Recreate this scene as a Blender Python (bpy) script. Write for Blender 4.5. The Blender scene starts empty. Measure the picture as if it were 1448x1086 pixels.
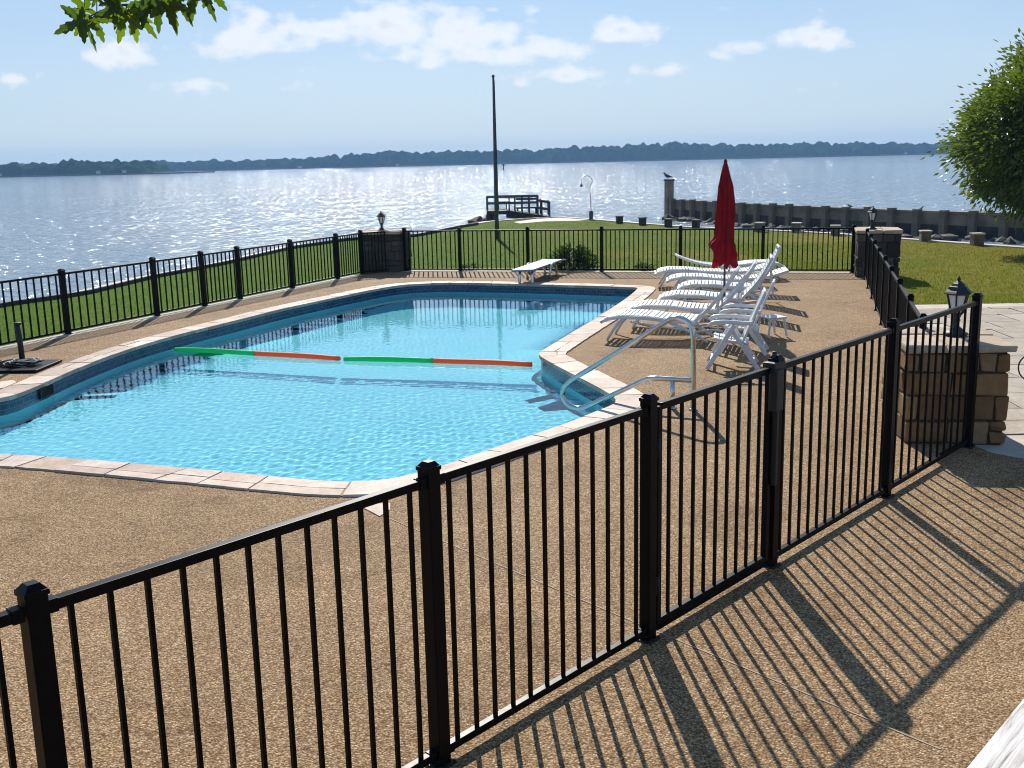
import bpy, bmesh, math, random
import numpy as np
from mathutils import Vector, Matrix
from mathutils.bvhtree import BVHTree

random.seed(7); RNG = np.random.default_rng(7)
sc = bpy.context.scene
COL = sc.collection
R = math.radians

# ------------------------------------------------------------------ camera
F, CX, CY, H = 1500.0, 724.0, 543.0, 3.0
ROLL, PITCH = R(1.3), math.atan((543 - 228) / 1500.0)
cr, sr, cp, sp = math.cos(ROLL), math.sin(ROLL), math.cos(PITCH), math.sin(PITCH)
Xw, Uw, Fw = Vector((1, 0, 0)), Vector((0, sp, cp)), Vector((0, cp, -sp))
right, up = cr * Xw - sr * Uw, sr * Xw + cr * Uw
cam = bpy.data.objects.new('camera', bpy.data.cameras.new('camera')); COL.objects.link(cam)
M4 = Matrix((right, up, -Fw)).transposed().to_4x4(); M4.translation = Vector((0, 0, H))
cam.matrix_world = M4
cam.data.sensor_width = 36; cam.data.lens = 1500 / 1448 * 36
cam.data.clip_start = 0.05; cam.data.clip_end = 20000
sc.camera = cam


def ray(px, py):
    x, y = (px - CX) / F, -(py - CY) / F
    xr, yr = cr * x + sr * y, -sr * x + cr * y
    return Vector((xr, cp + yr * sp, -sp + yr * cp))


def G(px, py, z=0.0):
    """point of the horizontal plane z seen at a pixel of the photograph"""
    d = ray(px, py); t = (z - H) / d.z
    return Vector((d.x * t, d.y * t, z))


def AY(px, py, Y):
    d = ray(px, py); t = Y / d.y
    return Vector((d.x * t, Y, H + d.z * t))


# ------------------------------------------------------------------ light
SUN_EL, SUN_AZ = R(34.5), R(-4.0)          # azimuth from +Y, negative = to the left
sdir = Vector((math.sin(SUN_AZ) * math.cos(SUN_EL), math.cos(SUN_AZ) * math.cos(SUN_EL), math.sin(SUN_EL)))
sun = bpy.data.objects.new('sun', bpy.data.lights.new('sun', 'SUN')); COL.objects.link(sun)
sun.data.energy = 5.0; sun.data.angle = R(0.53); sun.data.color = (1.0, 0.94, 0.85)
sun.rotation_euler = (-sdir).to_track_quat('-Z', 'Y').to_euler(); sun.location = (-4, 40, 40)
sun.data.cycles.is_caustics_light = True

SKY_STRENGTH = 0.10
world = bpy.data.worlds.new('World'); sc.world = world; world.use_nodes = True


class NT:
    """tiny node-tree helper"""
    def __init__(s, tree): s.t = tree; s.t.nodes.clear()
    def n(s, typ, **kw):
        nd = s.t.nodes.new(typ)
        for k, v in kw.items():
            if k.startswith('i_'):
                key = k[2:]; nd.inputs[int(key) if key.isdigit() else key.replace('_', ' ')].default_value = v
            else: setattr(nd, k, v)
        return nd
    def l(s, a, b): s.t.links.new(a, b); return b.node
    def math(s, op, a, b=None, clamp=False):
        nd = s.n('ShaderNodeMath', operation=op, use_clamp=clamp)
        for i, v in enumerate((a, b)):
            if v is None: continue
            if isinstance(v, (int, float)): nd.inputs[i].default_value = v
            else: s.l(v, nd.inputs[i])
        return nd.outputs[0]
    def vmath(s, op, a, b=None):
        nd = s.n('ShaderNodeVectorMath', operation=op)
        for i, v in enumerate((a, b)):
            if v is None: continue
            if isinstance(v, (tuple, list)): nd.inputs[i].default_value = v
            else: s.l(v, nd.inputs[i])
        return nd
    def ramp(s, fac, stops, interp='LINEAR'):
        nd = s.n('ShaderNodeValToRGB'); r = nd.color_ramp; r.interpolation = interp
        while len(r.elements) < len(stops): r.elements.new(0.5)
        for e, (p, c) in zip(r.elements, stops):
            e.position = p; e.color = (*c, 1) if len(c) == 3 else c
        s.l(fac, nd.inputs[0]); return nd.outputs[0]
    def mix(s, fac, a, b, mode='MIX'):
        nd = s.n('ShaderNodeMix', data_type='RGBA', blend_type=mode)
        for i, v in ((0, fac), (6, a), (7, b)):
            if isinstance(v, (int, float)): nd.inputs[i].default_value = v
            elif isinstance(v, (tuple, list)): nd.inputs[i].default_value = (*v[:3], 1)
            else: s.l(v, nd.inputs[i])
        return nd.outputs[2]


def build_world():
    w = NT(world.node_tree)
    sky = w.n('ShaderNodeTexSky', sky_type='NISHITA', sun_disc=False, sun_elevation=SUN_EL, sun_rotation=SUN_AZ,
              altitude=50, air_density=1.0, dust_density=0.6, ozone_density=2.2)
    tc = w.n('ShaderNodeTexCoord')
    sep = w.n('ShaderNodeSeparateXYZ'); w.l(tc.outputs['Generated'], sep.inputs[0])
    ysafe = w.math('MAXIMUM', sep.outputs[1], 0.05)
    u = w.math('DIVIDE', sep.outputs[0], ysafe); v = w.math('DIVIDE', sep.outputs[2], ysafe)
    uv = w.n('ShaderNodeCombineXYZ'); w.l(u, uv.inputs[0]); w.l(v, uv.inputs[1])
    # cloud banks: (photo px x, y, radius x, radius y, weight)
    banks = [(352, 50, 60, 30, 1.0), (455, 44, 52, 26, 0.95), (400, 70, 60, 22, 0.6), (560, 36, 75, 30, 1.05), (640, 52, 95, 34, 1.0),
             (735, 72, 95, 22, 0.9), (600, 70, 120, 22, 0.75), (880, 44, 46, 17, 0.95), (840, 102, 150, 17, 0.8), (1050, 66, 55, 18, 0.8),
             (1152, 55, 46, 19, 1.0), (172, 80, 75, 20, 0.85), (268, 122, 70, 15, 0.72), (400, 126, 38, 10, 0.6), (702, 14, 24, 9, 0.8),
             (1168, 100, 32, 9, 0.5), (1090, 118, 110, 12, 0.4), (10, 116, 40, 14, 0.5), (1000, 52, 42, 12, 0.55), (370, 98, 20, 6, .5), (1150, 4, 120, 10, .45)]
    dens = None
    for (px, py, rx, ry, wt) in banks:
        d = ray(px, py); c = (d.x / d.y, d.z / d.y, 0); rr = (rx / F * 1.15, ry / F * 1.15, 1)
        q = w.vmath('DIVIDE', w.vmath('SUBTRACT', uv.outputs[0], c).outputs[0], rr)
        ln = w.vmath('LENGTH', q.outputs[0]).outputs['Value']
        m = w.math('MULTIPLY', w.math('SUBTRACT', 1.0, w.math('MULTIPLY', ln, 0.5), True), wt)
        dens = m if dens is None else w.math('MAXIMUM', dens, m)
    mp = w.n('ShaderNodeMapping'); mp.inputs['Scale'].default_value = (1, 1.75, 1); w.l(uv.outputs[0], mp.inputs[0])
    no = w.n('ShaderNodeTexNoise', i_Scale=24.0, i_Detail=10.0, i_Roughness=0.55); w.l(mp.outputs[0], no.inputs['Vector'])
    nb = w.n('ShaderNodeTexNoise', i_Scale=6.0, i_Detail=5.0, i_Roughness=0.6); w.l(mp.outputs[0], nb.inputs['Vector'])
    vo = w.n('ShaderNodeTexVoronoi', feature='SMOOTH_F1', i_Scale=48.0); vo.inputs['Smoothness'].default_value = .6
    wv = w.vmath('ADD', mp.outputs[0], w.vmath('SCALE', no.outputs['Color']).outputs[0]); wv.inputs[1].default_value = (0, 0, 0)
    w.l(mp.outputs[0], vo.inputs['Vector'])
    billow = w.math('SUBTRACT', 0.5, vo.outputs['Distance'])
    nsum = w.math('ADD', w.math('MULTIPLY', w.math('SUBTRACT', no.outputs[0], 0.5), 1.45), w.math('MULTIPLY', billow, 0.35))
    cd = w.math('ADD', dens, nsum)
    alpha = w.math('SMOOTH_MIN', 1.0, w.math('MULTIPLY', w.math('SUBTRACT', cd, 0.485), 3.0), True)
    # wisps of thin veil everywhere
    veil = w.math('MULTIPLY', w.math('SUBTRACT', nb.outputs[0], 0.44, True), 1.1, True)
    fwd = w.math('GREATER_THAN', sep.outputs[1], 0.1)
    alpha = w.math('MULTIPLY', alpha, fwd); alpha = w.math('MULTIPLY', alpha, 0.86, True)
    shade = w.ramp(w.math('SUBTRACT', cd, 0.46), [(0.0, (0.88, 0.93, 1.0)), (0.22, (1.0, 1.0, 1.0)), (0.5, (0.93, 0.95, 0.98)), (0.8, (0.76, 0.82, 0.90))])
    bright = w.vmath('MULTIPLY', shade, (7.0, 7.1, 7.2))
    # thin summer haze low over the horizon
    hz = w.math('POWER', w.math('SUBTRACT', 1.0, w.math('MULTIPLY', w.math('ABSOLUTE', sep.outputs[2]), 4.5), True), 2.0)
    zz = w.math('MAXIMUM', sep.outputs[2], 0.0)
    grad = w.ramp(zz, [(0.0, (4.5, 5.25, 5.8)), (0.075, (4.1, 5.05, 5.95)), (0.15, (3.05, 4.4, 5.95)), (0.32, (1.9, 3.2, 5.3)), (1.0, (1.1, 2.1, 4.0))])
    skn = w.vmath('MULTIPLY', sky.outputs[0], (0.44, 0.56, 0.74))
    skyc = w.n('ShaderNodeMix', data_type='RGBA'); skyc.inputs[0].default_value = 0.32
    w.l(grad, skyc.inputs[6]); w.l(skn.outputs[0], skyc.inputs[7])
    base = w.mix(w.math('MULTIPLY', hz, 0.35), skyc.outputs[2], (4.7, 5.5, 6.1))
    base = w.mix(w.math('MULTIPLY', veil, 0.35), base, (5.3, 6.05, 6.6))
    colr = w.mix(alpha, base, bright.outputs[0])
    bg = w.n('ShaderNodeBackground'); bg.inputs[1].default_value = SKY_STRENGTH
    w.l(colr, bg.inputs[0])
    out = w.n('ShaderNodeOutputWorld'); w.l(bg.outputs[0], out.inputs[0])


build_world()
sc.view_settings.view_transform = 'Standard'; sc.view_settings.look = 'None'
sc.view_settings.exposure = 0.54; sc.view_settings.gamma = 1.0
sc.cycles.use_denoising = True
sc.cycles.max_bounces = 12; sc.cycles.transparent_max_bounces = 24
sc.cycles.caustics_reflective = False; sc.cycles.caustics_refractive = True
sc.cycles.sample_clamp_indirect = 6.0
sc.cycles.blur_glossy = 0.3
sc.cycles.pixel_filter_type = 'BLACKMAN_HARRIS'; sc.cycles.filter_width = 1.05


# ------------------------------------------------------------------ materials
def newmat(name):
    m = bpy.data.materials.new(name); m.use_nodes = True
    return m, NT(m.node_tree)


def finish(t, col, rough=0.6, bump=None, bstr=0.3, bdist=0.01, metal=0.0, spec=0.5, extra=None):
    p = t.n('ShaderNodeBsdfPrincipled'); o = t.n('ShaderNodeOutputMaterial')
    if isinstance(col, (tuple, list)): p.inputs['Base Color'].default_value = (*col[:3], 1)
    else: t.l(col, p.inputs['Base Color'])
    if isinstance(rough, (int, float)): p.inputs['Roughness'].default_value = rough
    else: t.l(rough, p.inputs['Roughness'])
    p.inputs['Metallic'].default_value = metal; p.inputs['Specular IOR Level'].default_value = spec
    if bump is not None:
        b = t.n('ShaderNodeBump'); b.inputs['Strength'].default_value = bstr; b.inputs['Distance'].default_value = bdist
        t.l(bump, b.inputs['Height']); t.l(b.outputs[0], p.inputs['Normal'])
    t.l(p.outputs[0], o.inputs[0])
    return p


def noisy(name, c1, c2, scale=8.0, rough=0.6, rvar=0.1, bstr=0.25, bscale=60.0, bdist=0.004, metal=0.0, spec=0.5, detail=5.0):
    """colour varies softly between c1 and c2, fine grain bump, roughness varies"""
    m, t = newmat(name); tc = t.n('ShaderNodeTexCoord')
    a = t.n('ShaderNodeTexNoise', i_Scale=scale, i_Detail=detail); t.l(tc.outputs['Object'], a.inputs['Vector'])
    b = t.n('ShaderNodeTexNoise', i_Scale=bscale, i_Detail=3.0); t.l(tc.outputs['Object'], b.inputs['Vector'])
    col = t.ramp(a.outputs[0], [(0.32, c1), (0.68, c2)])
    ro = t.math('ADD', rough - rvar / 2, t.math('MULTIPLY', a.outputs[0], rvar))
    finish(t, col, ro, b.outputs[0], bstr, bdist, metal, spec)
    return m


def mat_aggregate():
    m, t = newmat('exposed aggregate'); tc = t.n('ShaderNodeTexCoord'); P = tc.outputs['Object']
    v = t.n('ShaderNodeTexVoronoi', i_Scale=74.0); t.l(P, v.inputs['Vector'])
    v2 = t.n('ShaderNodeTexVoronoi', i_Scale=130.0); t.l(P, v2.inputs['Vector'])
    s1 = t.n('ShaderNodeSeparateColor'); t.l(v.outputs['Color'], s1.inputs[0])
    s2 = t.n('ShaderNodeSeparateColor'); t.l(v2.outputs['Color'], s2.inputs[0])
    pal = [(0.0, (0.105, 0.060, 0.029)), (0.2, (0.225, 0.138, 0.068)), (0.5, (0.355, 0.229, 0.116)), (0.8, (0.45, 0.305, 0.163)), (0.94, (0.66, 0.52, 0.34))]
    c1 = t.ramp(s1.outputs[0], pal); c2 = t.ramp(s2.outputs[1], pal)
    c = t.mix(0.45, c1, c2)
    edge = t.math('MULTIPLY', v.outputs['Distance'], 62.0 / 62.0)
    dark = t.ramp(v.outputs['Distance'], [(0.35, (1, 1, 1)), (0.75, (0.50, 0.43, 0.36))])
    c = t.mix(1.0, c, dark, 'MULTIPLY')
    n1 = t.n('ShaderNodeTexNoise', i_Scale=0.55, i_Detail=6.0, i_Roughness=0.62); t.l(P, n1.inputs['Vector'])
    n2 = t.n('ShaderNodeTexNoise', i_Scale=3.2, i_Detail=5.0); t.l(P, n2.inputs['Vector'])
    c = t.mix(1.0, c, t.ramp(n1.outputs[0], [(0.3, (0.78, 0.76, 0.74)), (0.7, (1.06, 1.06, 1.06))]), 'MULTIPLY')
    c = t.mix(1.0, c, t.ramp(n2.outputs[0], [(0.3, (0.9, 0.9, 0.9)), (0.7, (1.08, 1.07, 1.06))]), 'MULTIPLY')
    h = t.math('SUBTRACT', 1.0, v.outputs['Distance'])
    n4 = t.n('ShaderNodeTexNoise', i_Scale=0.9, i_Detail=8.0, i_Roughness=0.7); n4.inputs['Distortion'].default_value = 0.8; t.l(P, n4.inputs['Vector'])
    c = t.mix(1.0, c, t.ramp(n4.outputs[0], [(0.34, (0.74, 0.70, 0.66)), (0.43, (1, 1, 1)), (0.66, (1, 1, 1)), (0.74, (1.16, 1.15, 1.12))]), 'MULTIPLY')
    wv = t.n('ShaderNodeTexVoronoi', feature='DISTANCE_TO_EDGE', i_Scale=0.27); 
    wn = t.n('ShaderNodeTexNoise', i_Scale=1.7, i_Detail=5.0); t.l(P, wn.inputs['Vector'])
    ww = t.vmath('ADD', P, t.vmath('MULTIPLY', wn.outputs['Color'], (0.9, 0.9, 0.0)).outputs[0]); t.l(ww.outputs[0], wv.inputs['Vector'])
    crack = t.ramp(wv.outputs['Distance'], [(0.0, (0.62, 0.56, 0.5)), (0.0022, (1, 1, 1))])
    c = t.mix(0.7, c, crack, 'MULTIPLY')
    finish(t, c, 0.8, h, 0.75, 0.007, spec=0.08)
    return m


def mat_attr_stone(name, bstr=0.5, rough=0.75, vein=True, nscale=14.0):
    """stone whose colour comes from a random colour per stone, with grain"""
    m, t = newmat(name); tc = t.n('ShaderNodeTexCoord'); P = tc.outputs['Object']
    a = t.n('ShaderNodeAttribute', attribute_name='tone')
    n1 = t.n('ShaderNodeTexNoise', i_Scale=nscale, i_Detail=8.0, i_Roughness=0.65); t.l(P, n1.inputs['Vector'])
    n2 = t.n('ShaderNodeTexNoise', i_Scale=nscale * 0.22, i_Detail=4.0); t.l(P, n2.inputs['Vector'])
    c = t.mix(1.0, a.outputs['Color'], t.ramp(n1.outputs[0], [(0.3, (0.78, 0.76, 0.74)), (0.7, (1.1, 1.1, 1.1))]), 'MULTIPLY')
    c = t.mix(1.0, c, t.ramp(n2.outputs[0], [(0.35, (0.86, 0.82, 0.80)), (0.65, (1.06, 1.06, 1.06))]), 'MULTIPLY')
    finish(t, c, rough, n1.outputs[0], bstr, 0.02, spec=0.15)
    return m


def mat_tile():
    m, t = newmat('blue waterline tile'); uv = t.n('ShaderNodeUVMap')
    br = t.n('ShaderNodeTexBrick', offset=0.5, squash=1.0)
    br.inputs['Scale'].default_value = 1.0; br.inputs['Brick Width'].default_value = 0.155; br.inputs['Row Height'].default_value = 0.078
    br.inputs['Mortar Size'].default_value = 0.004; br.inputs['Bias'].default_value = 0.0
    br.inputs['Color1'].default_value = (0.007, 0.028, 0.07, 1); br.inputs['Color2'].default_value = (0.018, 0.07, 0.135, 1); br.inputs['Mortar'].default_value = (0.10, 0.17, 0.23, 1)
    t.l(uv.outputs[0], br.inputs['Vector'])
    n = t.n('ShaderNodeTexNoise', i_Scale=24.0, i_Detail=4.0); t.l(uv.outputs[0], n.inputs['Vector'])
    c = t.mix(1.0, br.outputs[0], t.ramp(n.outputs[0], [(0.3, (0.6, 0.7, 0.75)), (0.7, (1.3, 1.25, 1.2))]), 'MULTIPLY')
    finish(t, c, 0.25, br.outputs['Fac'], -0.3, 0.003)
    return m


def mat_lake():
    m, t = newmat('lake water'); tc = t.n('ShaderNodeTexCoord')
    mp = t.n('ShaderNodeMapping'); mp.inputs['Rotation'].default_value = (0, 0, R(12)); mp.inputs['Scale'].default_value = (1.25, 1.0, 1.0); t.l(tc.outputs['Object'], mp.inputs[0])
    hs = []
    for s, amp, det in ((0.11, 0.45, 1.0), (0.85, 0.42, 1.0), (2.0, 0.16, 1.5)):
        n = t.n('ShaderNodeTexNoise', i_Scale=s, i_Detail=det, i_Roughness=0.55); t.l(mp.outputs[0], n.inputs['Vector'])
        hs.append(t.math('MULTIPLY', n.outputs[0], amp))
    h = t.math('ADD', t.math('ADD', hs[0], hs[1]), hs[2])
    big = t.n('ShaderNodeTexNoise', i_Scale=0.012, i_Detail=3.0); t.l(mp.outputs[0], big.inputs['Vector'])
    p = finish(t, (0.245, 0.305, 0.35), t.math('ADD', 0.06, t.math('MULTIPLY', big.outputs[0], 0.03)), h, 1.0, 1.25, spec=0.5)
    p.inputs['IOR'].default_value = 1.13
    return m


def mat_poolwater():
    m, t = newmat('pool water'); g = t.n('ShaderNodeBsdfGlass'); g.inputs['IOR'].default_value = 1.33; g.inputs['Roughness'].default_value = 0.0
    g.inputs['Color'].default_value = (0.90, 0.985, 1.0, 1)
    o = t.n('ShaderNodeOutputMaterial'); t.l(g.outputs[0], o.inputs[0]); return m


def mat_leaf(name, c1, c2, rough=0.42, trans=0.35, spec=0.5, attr='tone'):
    m, t = newmat(name); a = t.n('ShaderNodeAttribute', attribute_name=attr)
    col = t.mix(a.outputs['Fac'], c1, c2)
    p = finish(t, col, rough, spec=spec)
    tr = t.n('ShaderNodeBsdfTranslucent'); t.l(t.mix(1.0, col, (1.5, 1.6, 0.55), 'MULTIPLY'), tr.inputs[0])
    mx = t.n('ShaderNodeMixShader'); mx.inputs[0].default_value = trans
    t.l(p.outputs[0], mx.inputs[1]); t.l(tr.outputs[0], mx.inputs[2])
    t.l(mx.outputs[0], [n for n in t.t.nodes if n.bl_idname == 'ShaderNodeOutputMaterial'][0].inputs[0])
    return m


def mat_lawn():
    m, t = newmat('mown lawn'); tc = t.n('ShaderNodeTexCoord'); P = tc.outputs['Object']
    n1 = t.n('ShaderNodeTexNoise', i_Scale=0.16, i_Detail=6.0, i_Roughness=0.6); t.l(P, n1.inputs['Vector'])
    n2 = t.n('ShaderNodeTexNoise', i_Scale=2.6, i_Detail=6.0, i_Roughness=0.7); t.l(P, n2.inputs['Vector'])
    n3 = t.n('ShaderNodeTexNoise', i_Scale=45.0, i_Detail=4.0, i_Roughness=0.7); t.l(P, n3.inputs['Vector'])
    sp_ = t.n('ShaderNodeSeparateXYZ'); t.l(P, sp_.inputs[0])
    dry = t.math('ADD', n1.outputs[0], t.math('MULTIPLY', t.math('SUBTRACT', sp_.outputs[0], 2.0), 0.022))   # the east side of the lawn is drier
    c = t.ramp(dry, [(0.30, (0.070, 0.132, 0.006)), (0.55, (0.092, 0.130, 0.008)), (0.78, (0.165, 0.150, 0.020))])
    c = t.mix(1.0, c, t.ramp(n2.outputs[0], [(0.3, (0.66, 0.70, 0.60)), (0.7, (1.2, 1.16, 1.1))]), 'MULTIPLY')
    c = t.mix(1.0, c, t.ramp(n3.outputs[0], [(0.3, (0.6, 0.6, 0.6)), (0.7, (1.3, 1.3, 1.25))]), 'MULTIPLY')
    h = t.math('ADD', t.math('MULTIPLY', n3.outputs[0], 0.5), n2.outputs[0])
    finish(t, c, 0.9, h, 0.8, 0.05, spec=0.03)
    return m


def mat_weatherwood():
    m, t = newmat('weathered white paint'); tc = t.n('ShaderNodeTexCoord')
    mp = t.n('ShaderNodeMapping'); mp.inputs['Scale'].default_value = (2.0, 38.0, 38.0); t.l(tc.outputs['Object'], mp.inputs[0])
    n = t.n('ShaderNodeTexNoise', i_Scale=1.6, i_Detail=7.0, i_Roughness=0.65); n.inputs['Distortion'].default_value = 0.7; t.l(mp.outputs[0], n.inputs['Vector'])
    c = t.ramp(n.outputs[0], [(0.36, (0.16, 0.13, 0.10)), (0.44, (0.48, 0.44, 0.40)), (0.60, (0.66, 0.63, 0.59))])
    finish(t, c, 0.6, n.outputs[0], 0.5, 0.006)
    return m


def mat_foam(name, c):
    m, t = newmat(name); tc = t.n('ShaderNodeTexCoord')
    n = t.n('ShaderNodeTexNoise', i_Scale=130.0, i_Detail=3.0); t.l(tc.outputs['Object'], n.inputs['Vector'])
    p = finish(t, c, 0.6, n.outputs[0], 0.25, 0.003, spec=0.3)
    tr = t.n('ShaderNodeBsdfTranslucent'); tr.inputs[0].default_value = (*c, 1); mx = t.n('ShaderNodeMixShader'); mx.inputs[0].default_value = 0.45
    t.l(p.outputs[0], mx.inputs[1]); t.l(tr.outputs[0], mx.inputs[2])
    t.l(mx.outputs[0], [x for x in t.t.nodes if x.bl_idname == 'ShaderNodeOutputMaterial'][0].inputs[0]); return m


def mat_plaster():
    m, t = newmat('pool plaster'); tc = t.n('ShaderNodeTexCoord')
    n = t.n('ShaderNodeTexNoise', i_Scale=1.3, i_Detail=6.0); t.l(tc.outputs['Object'], n.inputs['Vector'])
    c = t.ramp(n.outputs[0], [(0.3, (0.27, 0.80, 0.92)), (0.7, (0.32, 0.86, 0.95))])
    finish(t, c, 0.8, spec=0.2)
    return m


MAT = dict(
    deck=mat_aggregate(), tile=mat_tile(), lake=mat_lake(), water=mat_poolwater(), lawn=mat_lawn(), plaster=mat_plaster(),
    coping=mat_attr_stone('coping flagstone', 0.35, 0.7), stone=mat_attr_stone('pillar sandstone', 0.6, 0.85, nscale=9.0),
    flag=mat_attr_stone('walk flagstone', 0.35, 0.8), wood=mat_weatherwood(),
    black=noisy('black powder coat', (0.0018, 0.0018, 0.0022), (0.0038, 0.0038, 0.0043), 20, 0.40, 0.12, 0.06, 220, spec=0.10),
    blackmatte=noisy('black cast iron', (0.004, 0.004, 0.0045), (0.011, 0.0105, 0.010), 12, 0.55, 0.2, 0.2, 90),
    mortar=noisy('mortar', (0.035, 0.028, 0.02), (0.07, 0.055, 0.042), 16, 0.9, 0.1, 0.5, 70),
    joint=noisy('joint compound', (0.30, 0.22, 0.14), (0.44, 0.34, 0.24), 6, 0.9),
    kerb=noisy('kerb concrete', (0.36, 0.31, 0.25), (0.52, 0.46, 0.38), 3, 0.85, 0.1, 0.3, 60),
    concrete=noisy('aged concrete', (0.11, 0.088, 0.058), (0.25, 0.20, 0.13), 1.1, 0.9, 0.1, 0.5, 18, 0.02),
    darkconcrete=noisy('dark concrete', (0.022, 0.019, 0.015), (0.06, 0.052, 0.042), 1.8, 0.85, 0.1, 0.5, 18, 0.02),
    palepath=noisy('pale concrete', (0.45, 0.40, 0.32), (0.60, 0.55, 0.46), 1.2, 0.9, 0.1, 0.3, 30),
    plastic=noisy('white plastic', (0.56, 0.56, 0.55), (0.70, 0.70, 0.69), 3, 0.38, 0.12, 0.06, 120),
    steel=noisy('brushed steel', (0.50, 0.49, 0.46), (0.62, 0.61, 0.58), 9, 0.14, 0.1, 0.05, 140, metal=1.0),
    grey=noisy('grey painted metal', (0.055, 0.058, 0.062), (0.10, 0.104, 0.11), 10, 0.65, 0.15, 0.1, 90, spec=0.15),
    boardtop=noisy('grit board', (0.62, 0.63, 0.66), (0.74, 0.75, 0.77), 14, 0.7, 0.1, 0.5, 260),
    boardside=noisy('board edge', (0.10, 0.13, 0.20), (0.16, 0.2, 0.28), 8, 0.5),
    red=None, green=mat_foam('green foam', (0.04, 0.66, 0.24)),
    orange=mat_foam('orange foam', (0.90, 0.24, 0.08)),
    rope=noisy('pale rope', (0.42, 0.40, 0.36), (0.6, 0.58, 0.52), 40, 0.8, 0.1, 0.6, 300),
    darkwood=noisy('dark weathered timber', (0.018, 0.015, 0.014), (0.05, 0.042, 0.036), 6, 0.85, 0.1, 0.5, 40),
    rock=noisy('riprap rock', (0.025, 0.022, 0.018), (0.11, 0.095, 0.075), 1.2, 0.9, 0.1, 0.7, 9, 0.05),
    bark=noisy('bark', (0.05, 0.04, 0.03), (0.12, 0.10, 0.08), 9, 0.9, 0.1, 0.8, 40, 0.01),
    treeleaf=mat_leaf('glossy tree leaf', (0.055, 0.088, 0.014), (0.145, 0.185, 0.022), 0.32, 0.34),
    maple=mat_leaf('maple leaf', (0.034, 0.066, 0.012), (0.11, 0.155, 0.016), 0.5, 0.55),
    shrub=mat_leaf('shrub leaf', (0.025, 0.055, 0.014), (0.06, 0.11, 0.022), 0.6, 0.3, spec=0.15),
    grass=mat_leaf('grass blade', (0.07, 0.135, 0.006), (0.165, 0.16, 0.02), 0.8, 0.35, spec=0.06),
    wall=noisy('white siding', (0.4, 0.38, 0.34), (0.5, 0.48, 0.44), 1, 0.7), roof=noisy('grey shingles', (0.10, 0.10, 0.11), (0.18, 0.17, 0.17), 1, 0.8),
    bird=noisy('dark feathers', (0.02, 0.02, 0.022), (0.06, 0.055, 0.05), 20, 0.7),
    land=noisy('far meadow', (0.05, 0.06, 0.03), (0.10, 0.10, 0.05), 0.02, 0.9, bscale=0.3),
)


def _red():
    m, t = newmat('red canopy fabric'); tc = t.n('ShaderNodeTexCoord')
    n = t.n('ShaderNodeTexNoise', i_Scale=5.0, i_Detail=5.0); t.l(tc.outputs['Object'], n.inputs['Vector'])
    w = t.n('ShaderNodeTexNoise', i_Scale=300.0, i_Detail=2.0); t.l(tc.outputs['Object'], w.inputs['Vector'])
    c = t.ramp(n.outputs[0], [(0.3, (0.22, 0.006, 0.010)), (0.7, (0.36, 0.010, 0.015))])
    p = finish(t, c, 0.8, w.outputs[0], 0.3, 0.002, spec=0.2)
    tr = t.n('ShaderNodeBsdfTranslucent'); t.l(c, tr.inputs[0]); mx = t.n('ShaderNodeMixShader'); mx.inputs[0].default_value = 0.25
    t.l(p.outputs[0], mx.inputs[1]); t.l(tr.outputs[0], mx.inputs[2])
    t.l(mx.outputs[0], [x for x in t.t.nodes if x.bl_idname == 'ShaderNodeOutputMaterial'][0].inputs[0]); return m


def _glass():
    m, t = newmat('frosted lamp glass')
    finish(t, (0.62, 0.63, 0.62), 0.25, spec=0.6); return m


def _far():
    m, t = newmat('far tree canopy'); tc = t.n('ShaderNodeTexCoord')
    n = t.n('ShaderNodeTexNoise', i_Scale=0.05, i_Detail=4.0); t.l(tc.outputs['Object'], n.inputs['Vector'])
    n2 = t.n('ShaderNodeTexNoise', i_Scale=0.5, i_Detail=4.0); t.l(tc.outputs['Object'], n2.inputs['Vector'])
    c = t.ramp(n.outputs[0], [(0.3, (0.012, 0.034, 0.012)), (0.7, (0.036, 0.070, 0.016))])
    finish(t, c, 1.0, n2.outputs[0], 1.0, 2.0, spec=0.0); return m


MAT['red'] = _red(); MAT['glass'] = _glass(); MAT['far'] = _far()


# ------------------------------------------------------------------ object helpers
def tag(o, label=None, cat=None, group=None, kind=None):
    if label: o['label'] = label
    if cat: o['category'] = cat
    if group: o['group'] = group
    if kind: o['kind'] = kind
    return o


def empty(name, loc, rz=0.0):
    o = bpy.data.objects.new(name, None); COL.objects.link(o); o.location = loc; o.rotation_euler = (0, 0, rz); o.empty_display_size = 0.2
    return o


def copy_tree(o, parent=None):
    c = o.copy(); COL.objects.link(c)
    if parent is not None: c.parent = parent
    for ch in list(o.children): copy_tree(ch, c)
    return c


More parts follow.
